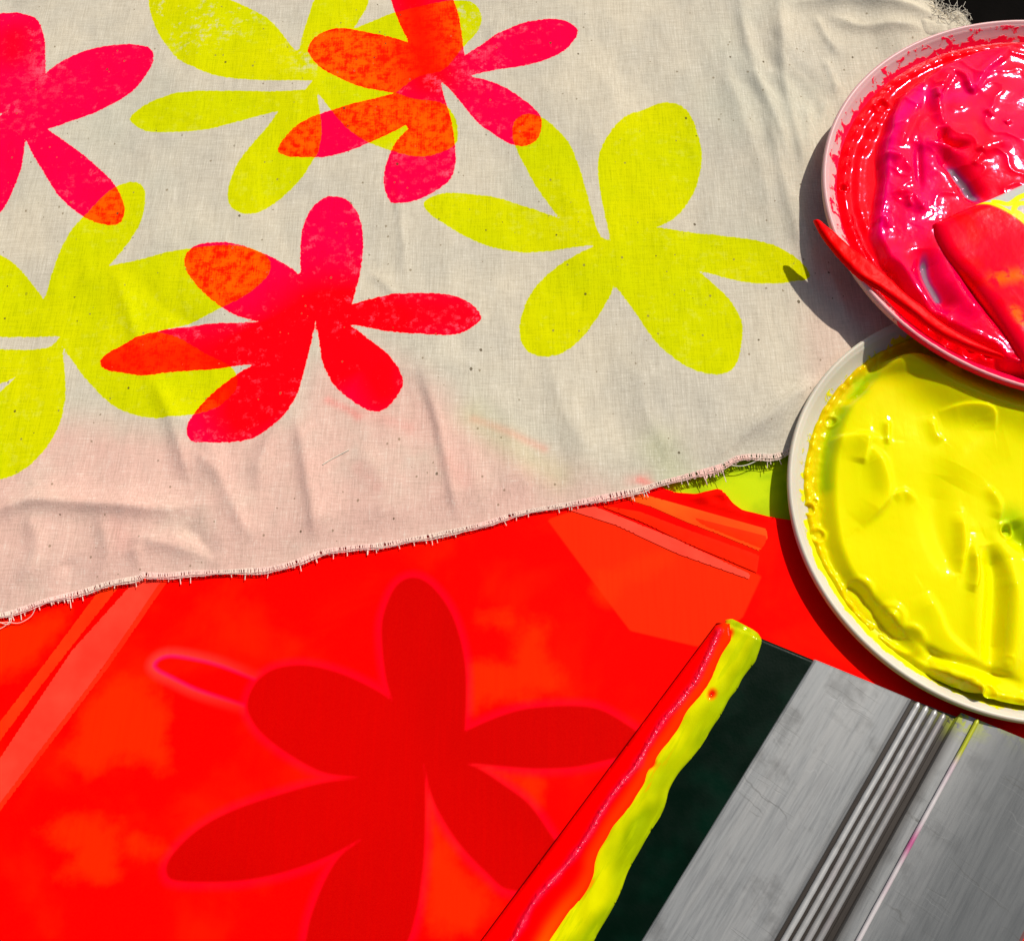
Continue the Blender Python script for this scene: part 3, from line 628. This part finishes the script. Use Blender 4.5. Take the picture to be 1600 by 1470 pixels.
s1 = scratch(1.2, 130, .010, .45); s2 = scratch(-.7, 90, .008, .4); s3 = scratch(.2, 160, .008, .15)
for s_ in (s1, s2): ca = am_.mix(s_, ca, (.07, .068, .06))
ca = am_.mix(s3, ca, (.45, .45, .44))
ca = am_.mix(am_.attr('grime_shade'), ca, (.030, .023, .018)); ca = am_.mix(am_.math('MULTIPLY', am_.attr('lime'), am_.ramp(am_.noise(mp_.outputs[0], 350, 4, .6), .42, .52)), ca, (.30, .34, .0))
ca = am_.mix(am_.attr('pinkish'), ca, (.55, .10, .25))
am_.color(ca); am_.put(am_.b.inputs['Roughness'], am_.ramp(br, .3, .7, .36, .56)); am_.bump(br, .00005, .5)
T_ = .0045
prof = [(-.0004, .0015), (-.0004, T_-.0007), (-.0002, T_-.0002), (.0003, T_), (.004, T_+.0001), (.012, T_+.0002), (.020, T_+.0001), (.0225, T_), (.0236, T_), (.0243, T_-.0003), (.0247, T_-.0010),
        (.0342, T_-.0016), (.0345, T_-.0024), (.0356, T_-.0024), (.0362, T_-.0018), (.0385, T_-.0018), (.045, T_-.0018), (.055, T_-.0019), (.070, T_-.0022), (.0712, T_-.0034), (.0712, .0008)]
prof = np.array(prof); sl = np.r_[0, np.linspace(.0004, LEN, 160)]
V = []; shade_tone = []; grime_shade = []; lime = []; pinkish = []
lp = [loc([p], .0035)[0] for p in ((1500,1105),(1520,1100),(1545,1122),(1572,1135),(1592,1150),(1505,1135))]
for s in sl:
    for i, (x, z) in enumerate(prof):
        zz = z-(.0004 if s == 0 and z > .003 else 0)
        ext = 0.0 if x < .036 else .0022
        V.append((*((x*v_)+((s+s_end(x)-ext)*u_)), zz))
        shade_tone.append(float(np.clip((x-.0368)/.012, 0, 1))*.9 if x > .036 else 0)  # right plate, turned from the sun, has its shade put into the colour
        grime_shade.append(.99 if .0243 < x < .0360 else (.75 if abs(x-.0362) < .0003 else (.3 if abs(x-.0239) < .0004 else 0)))  # groove grime together with the gap shadow, both painted into the colour
        P_ = np.array([x, s+s_end(x)]); lime.append(max([0]+[float(np.exp(-(np.linalg.norm(P_-q)/.0034)**2)) for q in lp])); pinkish.append(0)
Fh = grid_faces(len(prof), len(sl)).tolist(); Fh.append(list(range(len(prof))))
V = np.array(V); 
hn = mesh('aluminium_handle', V, [tuple(f) for f in Fh], am_.m, SQ, False, {'shade_tone': shade_tone, 'grime_shade': grime_shade, 'lime': lime, 'pinkish': pinkish})
rbm = Mat('bright_rib_metal', .38, .5, .3); rbm.color(rbm.mix(rbm.attr('grime_shade'), rbm.mix(rbm.attr('pinkish'), rbm.mix(rbm.attr('shade_tone'), (.46, .45, .43), (.20, .19, .18)), (.30, .12, .14)), (.10, .08, .06)))
def rod(x, z, r, name, mat, s0=0.0, wob=.00012, atfn=None):
    s = np.linspace(s0, LEN-.001, 180)
    P = np.array([(*((x+wob*perlin(np.array([q*60+x*900]), np.array([x*3000]))[0])*v_+(q+s_end(x))*u_), z) for q in s])
    rr = np.full(len(s), r)*(1+.12*perlin(s*400, s*0+x*1000)); rr[0] = r*.5
    Vt, ft = tube_arrays(P, rr, 10); at = atfn(np.repeat(s, 10)) if atfn else {k_: np.zeros(len(Vt)) for k_ in ('shade_tone', 'grime_shade', 'lime', 'pinkish')}
    return mesh(name, Vt, ft, mat, SQ, True, at)
for i in range(4):
    rod(.0263+i*.0022, T_-.0009-.00022*i, .00078, 'rib', rbm.m, 0, .00015,
        lambda s, i=i: {'shade_tone': np.full(len(s), .22*i), 'grime_shade': .35*np.clip(perlin(s*300+i*7, s*0+i*5.3)*2-.2, 0, 1), 'lime': s*0, 'pinkish': .12*np.clip(perlin(s*110+i*3, s*0+i*9.7)*2, 0, 1)*(i > 0)})
lm_ = Mat('pale_bead', .4, .3, .1); lm_.color(lm_.mix(lm_.attr('pinkish'), lm_.mix(lm_.attr('lime'), (.55, .50, .49), (.40, .42, .02)), (.45, .08, .22)))
rod(.0402, T_-.0014, .00058, 'raised_bead', lm_.m, -.0021, .0001,
    lambda s: {'pinkish': np.exp(-((s-.034)/.004)**2)*.9+.25*np.clip(perlin(s*120, s*0+3.3)*2, 0, 1), 'lime': sstep(.012, .007, s), 'shade_tone': s*0, 'grime_shade': s*0})

# ------------------------------------------------------------------ tubs
def tub_profile(R, Zt, depth, t=.0012, thin=0.0):
    return [(R-.0070, Zt-depth+.0001), (R-.0072, Zt-depth), (R-.0068, Zt-depth-.0003), (R-.0022, Zt-.0028), (R-.0007, Zt-.0026), (R-.0003, Zt-.0022), (R-.0001, Zt-.0010),
            (R-.0002, Zt-.0004), (R-.0006, Zt-.00005), (R-.0009, Zt), (R-.0013, Zt-.0001), (R-.0017, Zt-.0005), (R-.0020, Zt-.0007), (R-.0023, Zt-.0008), (R-.0026, Zt-.0012), (R-.0037, Zt-.0023), (R-.0041, Zt-.0027), (R-.0048, Zt-.0033), (R-.0062, Zt-depth+.0006), (R-.012, Zt-depth+.0004), (.0, Zt-depth+.0004)]
def plastic(name, inkcol, lipcol):
    m = Mat(name, .35, .2, 0, 0, .2)
    v = m.coord(); k = m.noise(v, 260, 5, .6, .5); k2 = m.noise(v, 45, 3)
    base_ = m.mix(m.ramp(k2, .3, .7), lipcol, tuple(q*.9 for q in lipcol))
    base_ = m.mix(m.math('MULTIPLY', m.attr('blush'), .8), base_, tuple(.5*a_+.5*b_ for a_, b_ in zip(lipcol, inkcol)))
    msk = m.ramp(m.math('ADD', m.attr('inked'), m.math('MULTIPLY', m.math('SUBTRACT', k, .5), 1.5)), .46, .54)
    m.color(m.mix(msk, base_, inkcol)); m.bump(msk, .0003, .6); m.bump(m.noise(v, 700, 3), .00008, .3)
    # faint moulding lines around the rim
    return m
def ang_of(V): return np.degrees(np.arctan2(V[:, 1], V[:, 0])) % 360
# yellow
TY = empty('ink_tub', (CY[0], CY[1], 0)); tag(TY, 'shallow translucent plastic tub full of glossy yellow ink, lower of the two tubs', 'tub')
pm = plastic('milky_plastic_yellow', (.72, .66, .0), (.62, .56, .44))
def inkY(V):
    r = np.hypot(V[:, 0], V[:, 1]); a_ = ang_of(V)
    q = np.clip((RY-.0020-r)/.0024, 0, 1)*.85
    low = ((a_ > 195) & (a_ < 300))*np.clip((ZY-.0008-V[:, 2])/.0014, 0, 1)*(r > RY-.002)
    return np.clip(np.where((a_ > 110) & (a_ < 185), q*.55, q)+low*.9, 0, 1)
lathe('tub_shell', tub_profile(RY, ZY, .0048), pm.m, TY, 260, {'inked': inkY, 'blush': lambda V: 1.3*sstep(192, 215, ang_of(V))*sstep(330, 290, ang_of(V))*(np.hypot(V[:, 0], V[:, 1]) > RY-.0012)*(V[:, 2] < ZY-.0003)})
def polar(R, nr=170, nt_=760):
    r = np.linspace(0, 1, nr)**.8*R; th = np.linspace(0, 2*math.pi, nt_, endpoint=False)
    X = np.stack([np.outer(r, np.cos(th)), np.outer(r, np.sin(th))], -1).reshape(-1, 2)
    i = np.arange(nr*nt_).reshape(nr, nt_); j = np.roll(i, -1, 1)
    return X, np.stack([i[:-1], i[1:], j[1:], j[:-1]], -1).reshape(-1, 4)
XL, Fp = polar(RY-.0046); Xw = XL+CY
zi = ZY-.0022
def RD(X, pts, am, w1, w2=None, z=None, fade=True): return ridge(X, pts, zi if z is None else z, am, w1, w2, fade)
massY = W(outline([(1375,570),(1400,556),(1440,552),(1490,562),(1530,572),(1600,590),(2000,590),(2300,1200),(1600,1125),(1500,1078),(1440,1040),(1400,1000),(1360,950),(1320,905),(1300,860),(1292,820),(1288,770),(1290,720),(1298,680),(1312,640),(1335,610)]), zi)
dm = poly_sdf(Xw, massY); rr_ = np.linalg.norm(XL, axis=1)
h = .0030*sstep(.0012, -.0034, dm)
h += .0012*fbm(Xw[:, 0]*26+3, Xw[:, 1]*26, 2)*sstep(0, -.006, dm)
for q in [(q_[0], q_[1]*1.7, *q_[2:]) for q_ in [([(1540,850),(1556,900),(1552,980),(1546,1060)], -.0020, .0022, .0034), ([(1520,830),(1535,900),(1530,980),(1535,1040)], .0008, .0022, .003),
          ([(1575,870),(1585,940),(1580,1010),(1570,1060)], .0010, .0025, .003), ([(1575,815),(1590,840),(1610,850)], -.0016, .003, .003),
          ([(1460,740),(1455,800),(1470,860),(1500,900)], -.0005, .004, .003), ([(1480,760),(1520,700),(1600,680)], .0006, .005, .006),
          ([(1352,700),(1375,725),(1385,770),(1372,795),(1340,825)], .0009, .0012, .0035), ([(1357,675),(1350,710),(1345,730)], .0006, .0007, .0028),
          ([(1385,660),(1384,700)], .0005, .0006, .0012), ([(1455,655),(1460,680),(1472,692)], .0004, .0005, .0020), ([(1460,650),(1500,642),(1540,650),(1548,680)], .0006, .0007, .0040),
          ([(1310,625),(1350,600),(1400,590),(1480,600)], -.0006, .0022, .004), ([(1292,690),(1340,685),(1380,690)], .0005, .0009, .0040),
          ([(1320,910),(1350,940),(1392,985),(1430,1010)], -.0009, .002, .0025), ([(1430,1005),(1470,1030),(1530,1045),(1600,1072)], -.0011, .0012, .0024),
          ([(1440,925),(1460,960),(1480,1000),(1530,1040)], .0005, .0012, .004), ([(1500,800),(1503,850),(1495,900)], .0008, .0008, .0022), ([(1518,850),(1522,900),(1515,930)], .0007, .0007, .0016),
          ([(1450,1050),(1490,1055),(1515,1075),(1522,1095)], .0016, .003, .003), ([(1520,560),(1560,585),(1600,600)], .0006, .002, .002), ([(1540,760),(1560,790),(1556,815)], .0005, .0007, .002),
          ([(1390,780),(1410,770),(1430,785)], .0004, .0006, .002), ([(1473,575),(1482,580),(1500,580)], .0005, .0006, .0015)]]:
    h += RD(Xw, *q)
# strands of ink left between the mass and the wall
h += .0013*np.exp(-((rr_-(RY-.0062-.0009*perlin(ang_of(XL)*.12, ang_of(XL)*0)))/.0011)**2)*(.55+1.2*np.abs(perlin(ang_of(XL)*.22, ang_of(XL)*0+5)))
h += .00035*fbm(Xw[:, 0]*330, Xw[:, 1]*330, 2)*sstep(-.002, .002, dm)
for x, y, rb, dp_ in ((1279,834,.0013,.0017), (1266,793,.0011,.0016), (1275,780,.0006,.0008), (1372,985,.0011,.0012), (1390,965,.0020,-.0014), (1368,972,.0007,-.0003), (1538,1083,.0014,.0018), (1512,1076,.0016,.0017), (1568,1039,.0013,-.0004), (1383,566,.001,-.0008), (1300,655,.0011,.0010), (1420,1000,.0022,.0010), (1340,925,.0022,.0009), (1573,830,.0012,.0018)):
    cpt = W((x, y), zi)[0]; dc = np.linalg.norm(Xw-cpt, axis=1)
    h -= dp_*np.exp(-(dc/rb)**2); h += abs(dp_)*.35*np.exp(-((dc-rb*1.5)/(rb*.45))**2)
h += .0012*sstep(RY-.0062, RY-.0045, rr_)*0
fine_y = fbm(Xw[:, 0]*200, Xw[:, 1]*200, 2)
dpk = np.linalg.norm(Xw-CP, axis=1)-RP; h += .0044*np.exp(-((dpk-.002)/.0062)**2)*sstep(.001, -.003, dm)
zf = zi-.0018+h; zf = np.maximum(zf, ZY-.0042+.0002*fine_y)
ykm = Mat('glossy_yellow_ink', .07, .40, 0, 0, .7)
ykm.tint((1, 1, .12)); v = ykm.coord(); 
cy = ykm.mix(ykm.ramp(ykm.noise(v, 30, 3), .35, .65), (.82, .74, .0), (.78, .74, .0))
cy = ykm.mix(ykm.attr('warm'), cy, (.70, .48, .0)); cy = ykm.mix(ykm.attr('greenish'), cy, (.36, .54, .0))
ykm.bump(ykm.noise(ykm.coord(scale=(1, .12, 1), rot=(0, 0, .25)), 420, 3, .6), .00012, .5); ykm.color(cy); ykm.bump(ykm.noise(v, 240, 2), .0002, .35)
gz = np.clip(sum(RD(Xw, p, 1, wd, None, None, False) for p, wd in (([(1320,640),(1300,680),(1292,740),(1292,760)], .0018), ([(1345,595),(1365,585)], .002), ([(1580,815),(1620,840),(1680,830)], .0042), ([(1338,615),(1345,610)], .002))), 0, 1)
mesh('yellow_ink', np.c_[XL, zf], Fp, ykm.m, TY, True, {'warm': np.clip(sstep(-.001, .003, dm)*.7+.5*sstep(.02, .045, (Xw[:, 1]-CY[1])), 0, 1), 'greenish': gz*.8})

# pink
TP = empty('ink_tub.001', (CP[0], CP[1], 0)); tag(TP, 'plastic tub of thick glossy hot pink ink overlapping the yellow tub', 'tub')
pm2 = plastic('milky_plastic_pink', (.95, .0, .045), (.62, .45, .43))
def inkP(V):
    r = np.hypot(V[:, 0], V[:, 1]); a_ = ang_of(V)
    q = np.clip((RP-.0030-r)/.0026, 0, 1)*.9
    edge = .42*np.clip((RP-.0008-r)/.0014, 0, 1)
    low = sstep(213, 226, a_)*sstep(330, 300, a_)
    ou = (r > RP-.0012)
    return np.clip(np.maximum(q, edge)+np.where(ou, low*.85*(V[:, 2] < ZP-.0003), low*.62), 0, 1)
lathe('tub_shell', tub_profile(RP, ZP, .0064), pm2.m, TP, 260, {'inked': inkP, 'blush': lambda V: .35+.65*sstep(200, 225, ang_of(V))})
XL2, Fp2 = polar(RP-.0046, 190, 860); X2 = XL2+CP; zp = ZP-.0028
massP = W(outline([(1640,66),(1560,74),(1510,86),(1470,104),(1432,128),(1402,156),(1384,192),(1374,240),(1374,285),(1364,335),(1362,365),(1376,402),(1396,428),(1420,465),(1450,500),(1490,522),(1540,545),(1640,590),(2100,590),(2100,66)]), zp)
nzx = .0012*fbm(X2[:, 0]*110, X2[:, 1]*110, 2)
dp2 = poly_sdf(X2, massP)+nzx; r2 = np.linalg.norm(XL2, axis=1); a2 = ang_of(XL2)
h2 = .0037*sstep(.0006, -.0026, dp2)+.0016*fbm(X2[:, 0]*30+1, X2[:, 1]*30+6, 2)*sstep(0, -.004, dp2)
rg_ = 1-np.abs(fbm(X2[:, 0]*85+4, X2[:, 1]*85+2, 2))*2.2
h2 += .00035*np.clip(rg_, 0, 1)**3*sstep(0, -.004, dp2)*sstep(-.035, .01, (X2[:, 1]-W((1500,300), zp)[0, 1]))
def RP2(*q): return ridge(X2, q[0], zp, *q[1:])
for q in [([(1572,82),(1560,100),(1535,120),(1515,150),(1503,128),(1485,116)], .0013, .0009, .0016), ([(1490,112),(1470,140),(1462,165),(1470,205)], .0013, .0010, .0018), ([(1456,145),(1462,165)], .001, .001, .001),
          ([(1440,150),(1420,190),(1400,240)], .0008, .0012, .003), ([(1380,245),(1395,250),(1408,252)], .0010, .0008, .0014), ([(1388,310),(1410,305),(1428,315),(1438,340)], .0012, .0010, .0016),
          ([(1415,310),(1420,330)], .001, .0008, .001), ([(1440,318),(1440,335)], .001, .0007, .001), ([(1362,350),(1380,345),(1385,362)], .001, .001, .001),
          ([(1470,205),(1478,228),(1515,232)], -.0024, .0012, .0016), ([(1432,228),(1434,260),(1436,300)], -.0012, .0008, .0016), ([(1440,232),(1470,236),(1488,244)], .0012, .0012, .0018),
          ([(1462,240),(1485,262),(1510,295),(1530,320)], -.0030, .0026, .0026), ([(1520,245),(1540,235),(1575,228)], .0011, .0009, .0025), ([(1515,265),(1530,248)], .0008, .0008, .001),
          ([(1440,390),(1448,430),(1468,470),(1490,492)], -.0028, .0030, .0028), ([(1470,350),(1490,400),(1530,470),(1590,540)], -.0022, .0020, .0020), ([(1392,400),(1420,440),(1470,500)], .0006, .002, .003),
          ([(1480,430),(1500,470),(1530,500)], .0010, .0018, .003), ([(1390,260),(1430,262)], .0006, .003, .003), ([(1535,178),(1548,190)], .0008, .0008, .001), ([(1565,200),(1575,195)], .0006, .0008, .001)]:
    h2 += RP2(*q)
# trough strands along the wall
h2 += .0014*np.exp(-((r2-(RP-.0078-.0012*perlin(a2*.09, a2*0)))/.0013)**2)*(.4+1.6*np.abs(perlin(a2*.16, a2*0+5)))
h2 += .0010*np.exp(-((r2-(RP-.0122-.0020*perlin(a2*.07+3, a2*0)))/.0014)**2)*(.3+1.6*np.abs(perlin(a2*.13, a2*0+2)))*sstep(-.002, .002, dp2)
for x, y, rb, dp_ in ((1320,290,.0009,.0016),(1380,160,.0016,.0016),(1360,420,.0011,.0014),(1462,505,.0016,.0016),(1486,530,.0014,.0013),(1475,520,.0008,-.001),(1520,542,.0020,.0014),(1545,550,.0015,.0012),(1390,430,.001,.001)):
    cpt = W((x, y), zp)[0]; dc = np.linalg.norm(X2-cpt, axis=1); h2 -= dp_*np.exp(-(dc/rb)**2); h2 += abs(dp_)*.3*np.exp(-((dc-rb*1.5)/(rb*.5))**2)
fine = fbm(X2[:, 0]*620, X2[:, 1]*620, 2)
sparkle = np.clip(ridge(X2, [(1372,340),(1400,350),(1440,330)], zp, 1, .006, None, False)+ridge(X2, [(1460,130),(1470,200)], zp, .5, .004, None, False), 0, 1)
h2 += .00008*fine*sparkle+.00001*fine
z2 = zp-.0018+np.maximum(h2, -.0006)
show = sum(ridge(X2, p, zp, 1, wd, None, True) for p, wd in (([(1470,250),(1495,275),(1515,300),(1535,330)], .0022), ([(1443,385),(1446,430),(1462,462),(1470,480)], .0019)))
pkm = Mat('glossy_pink_ink', .09, .22, 0, 0, .8)
pkm.tint((1, .16, .50)); v = pkm.coord()
cp_ = pkm.mix(pkm.ramp(pkm.noise(v, 45, 3, .5, .5), .38, .62), (1.0, .0, .018), (1.0, .0, .055))
cp_ = pkm.mix(pkm.attr('magenta'), cp_, (1.0, .0, .16)); cp_ = pkm.mix(pkm.attr('trough'), cp_, (.90, .0, .004))
cp_ = pkm.mix(pkm.ramp(pkm.attr('bare'), .25, .85), cp_, (.40, .02, .14)); cp_ = pkm.mix(pkm.ramp(pkm.attr('bare'), .72, .95), cp_, (.27, .16, .20))
pkm.color(cp_); pkm.bump(pkm.noise(v, 300, 3), .0003, .35)
mg = np.clip(sum(ridge(X2, p, zp, am, wd, None, False) for p, wd, am in (([(1440,150),(1395,200),(1380,260),(1372,340),(1370,370)], .0028, .9), ([(1550,110),(1510,150),(1465,160)], .003, .5), ([(1440,240),(1450,300),(1430,350)], .004, .45), ([(1390,400),(1420,450)], .003, .3))), 0, 1)*sstep(.001, -.001, dp2)
mesh('pink_ink', np.c_[XL2, z2], Fp2, pkm.m, TP, True, {'magenta': mg, 'trough': sstep(-.002, .001, dp2), 'bare': np.clip(show, 0, 1)})

# ------------------------------------------------------------------ spatula resting in the pink ink
sm = Mat('inked_plastic_spatula', .16, .10, 0, 0, .5); sm.tint((1, .15, .25))
v = sm.coord()
arc = W(catmull([(1500,320),(1530,320),(1555,328),(1580,342),(1600,358),(1640,400),(1700,480)], 4), ZP+.0005)
def arcd(X): D, T, s = line_dist(X, arc); return D*s
da = sm.attr('band')
cs = sm.mix(sm.ramp(sm.noise(v, 60, 4, .5, .5), .45, .6), (1.0, .0, .02), (1.0, .0, .002))
cs = sm.mix(sm.math('MULTIPLY', sm.attr('orange'), sm.ramp(sm.noise(v, 260, 4), .42, .55)), cs, (1.0, .13, .0))
cs = sm.mix(sm.ramp(da, -.0006, .0002), cs, (1.0, .25, .0)); cs = sm.mix(sm.ramp(da, -.0001, .0003), cs, (.82, .86, .0)); cs = sm.mix(sm.ramp(da, .0011, .0013), cs, (.55, .54, .50))
loop = sm.attr('loop'); cs = sm.mix(sm.math('MULTIPLY', sm.ramp(loop, .0007, .0010, 1, 0), sm.ramp(da, .0, .0004)), cs, (.78, .84, .0))
sm.color(cs); sm.bump(sm.noise(v, 220, 3), .0004, .3)
lp_ = W(catmull([(1552,316),(1572,322),(1582,318),(1590,312),(1605,308),(1630,310)], 5), ZP+.001); lp2 = W(catmull([(1590,336),(1582,332),(1588,322),(1605,322),(1620,330),(1600,342),(1590,336)], 5), ZP+.001)
spo = W(outline([(1459,346,c),(1500,328),(1550,309),(1600,288),(1700,250),(1900,170,c),(1960,250,c),(1800,420),(1700,540),(1640,585),(1604,572),(1590,548),(1570,515),(1540,470),(1510,432),(1482,400),(1466,370)]), ZP+.0002)
x0s = W((1458,345), ZP)[0, 0]
spt = patch('spatula', spo, .0005, lambda X: ZP-.0018+(X[:, 0]-x0s)*.05, .0026, .0034, sm.m, None, drop=.0016,
      attrs={'band': lambda X: arcd(X), 'loop': lambda X: np.minimum(line_dist(X, lp_)[0], line_dist(X, lp2)[0]),
             'orange': lambda X: np.clip(ridge(X, [(1555,440),(1590,436)], ZP, 1, .0022, None, False)+ridge(X, [(1582,488),(1598,512)], ZP, 1, .0011, None, False)*2, 0, 1)},  # orange smudge, plus a small glint painted in the same colour
      bump=lambda X, d: .0006*perlin(X[:, 0]*60, X[:, 1]*60))
tag(spt, 'spatula coated in red pink ink with pale yellow edged band resting in pink tub', 'spatula')

# ------------------------------------------------------------------ ink-coated stick over the rim
stk = Mat('red_coated_stick', .35, .05); stk.tint((1, .3, .3)); v = stk.coord()
stk.color(stk.mix(stk.ramp(stk.noise(v, 120, 3), .4, .6), (1.0, .0, .004), (.92, .0, .0))); stk.bump(stk.noise(v, 500, 4), .0003, .5)
zs = ZP+.0004
sp_ = W(outline([(1270,345,c),(1280,347),(1292,357),(1306,368),(1312,374,c),(1330,390),(1352,405),(1376,424),(1417,462),(1440,478),(1475,506),(1530,535),(1570,552,c),(1572,558,c),(1520,545),(1465,520),(1425,491),(1376,456),(1342,436),(1320,415),(1298,390),(1282,368)]), zs)
xk = W((1270,345), zs)[0, 0]
st = patch('splinter', sp_, .0004, lambda X: zs+.0004-np.clip((X[:, 0]-xk)-.012, 0, 1)*.045, .0012, .0012, stk.m, None, drop=.0005, bump=lambda X, d: .0003*fbm(X[:, 0]*200, X[:, 1]*200, 2))
tag(st, 'thin bright red ink coated splinter poking out over the left rim of the pink tub', 'splinter')
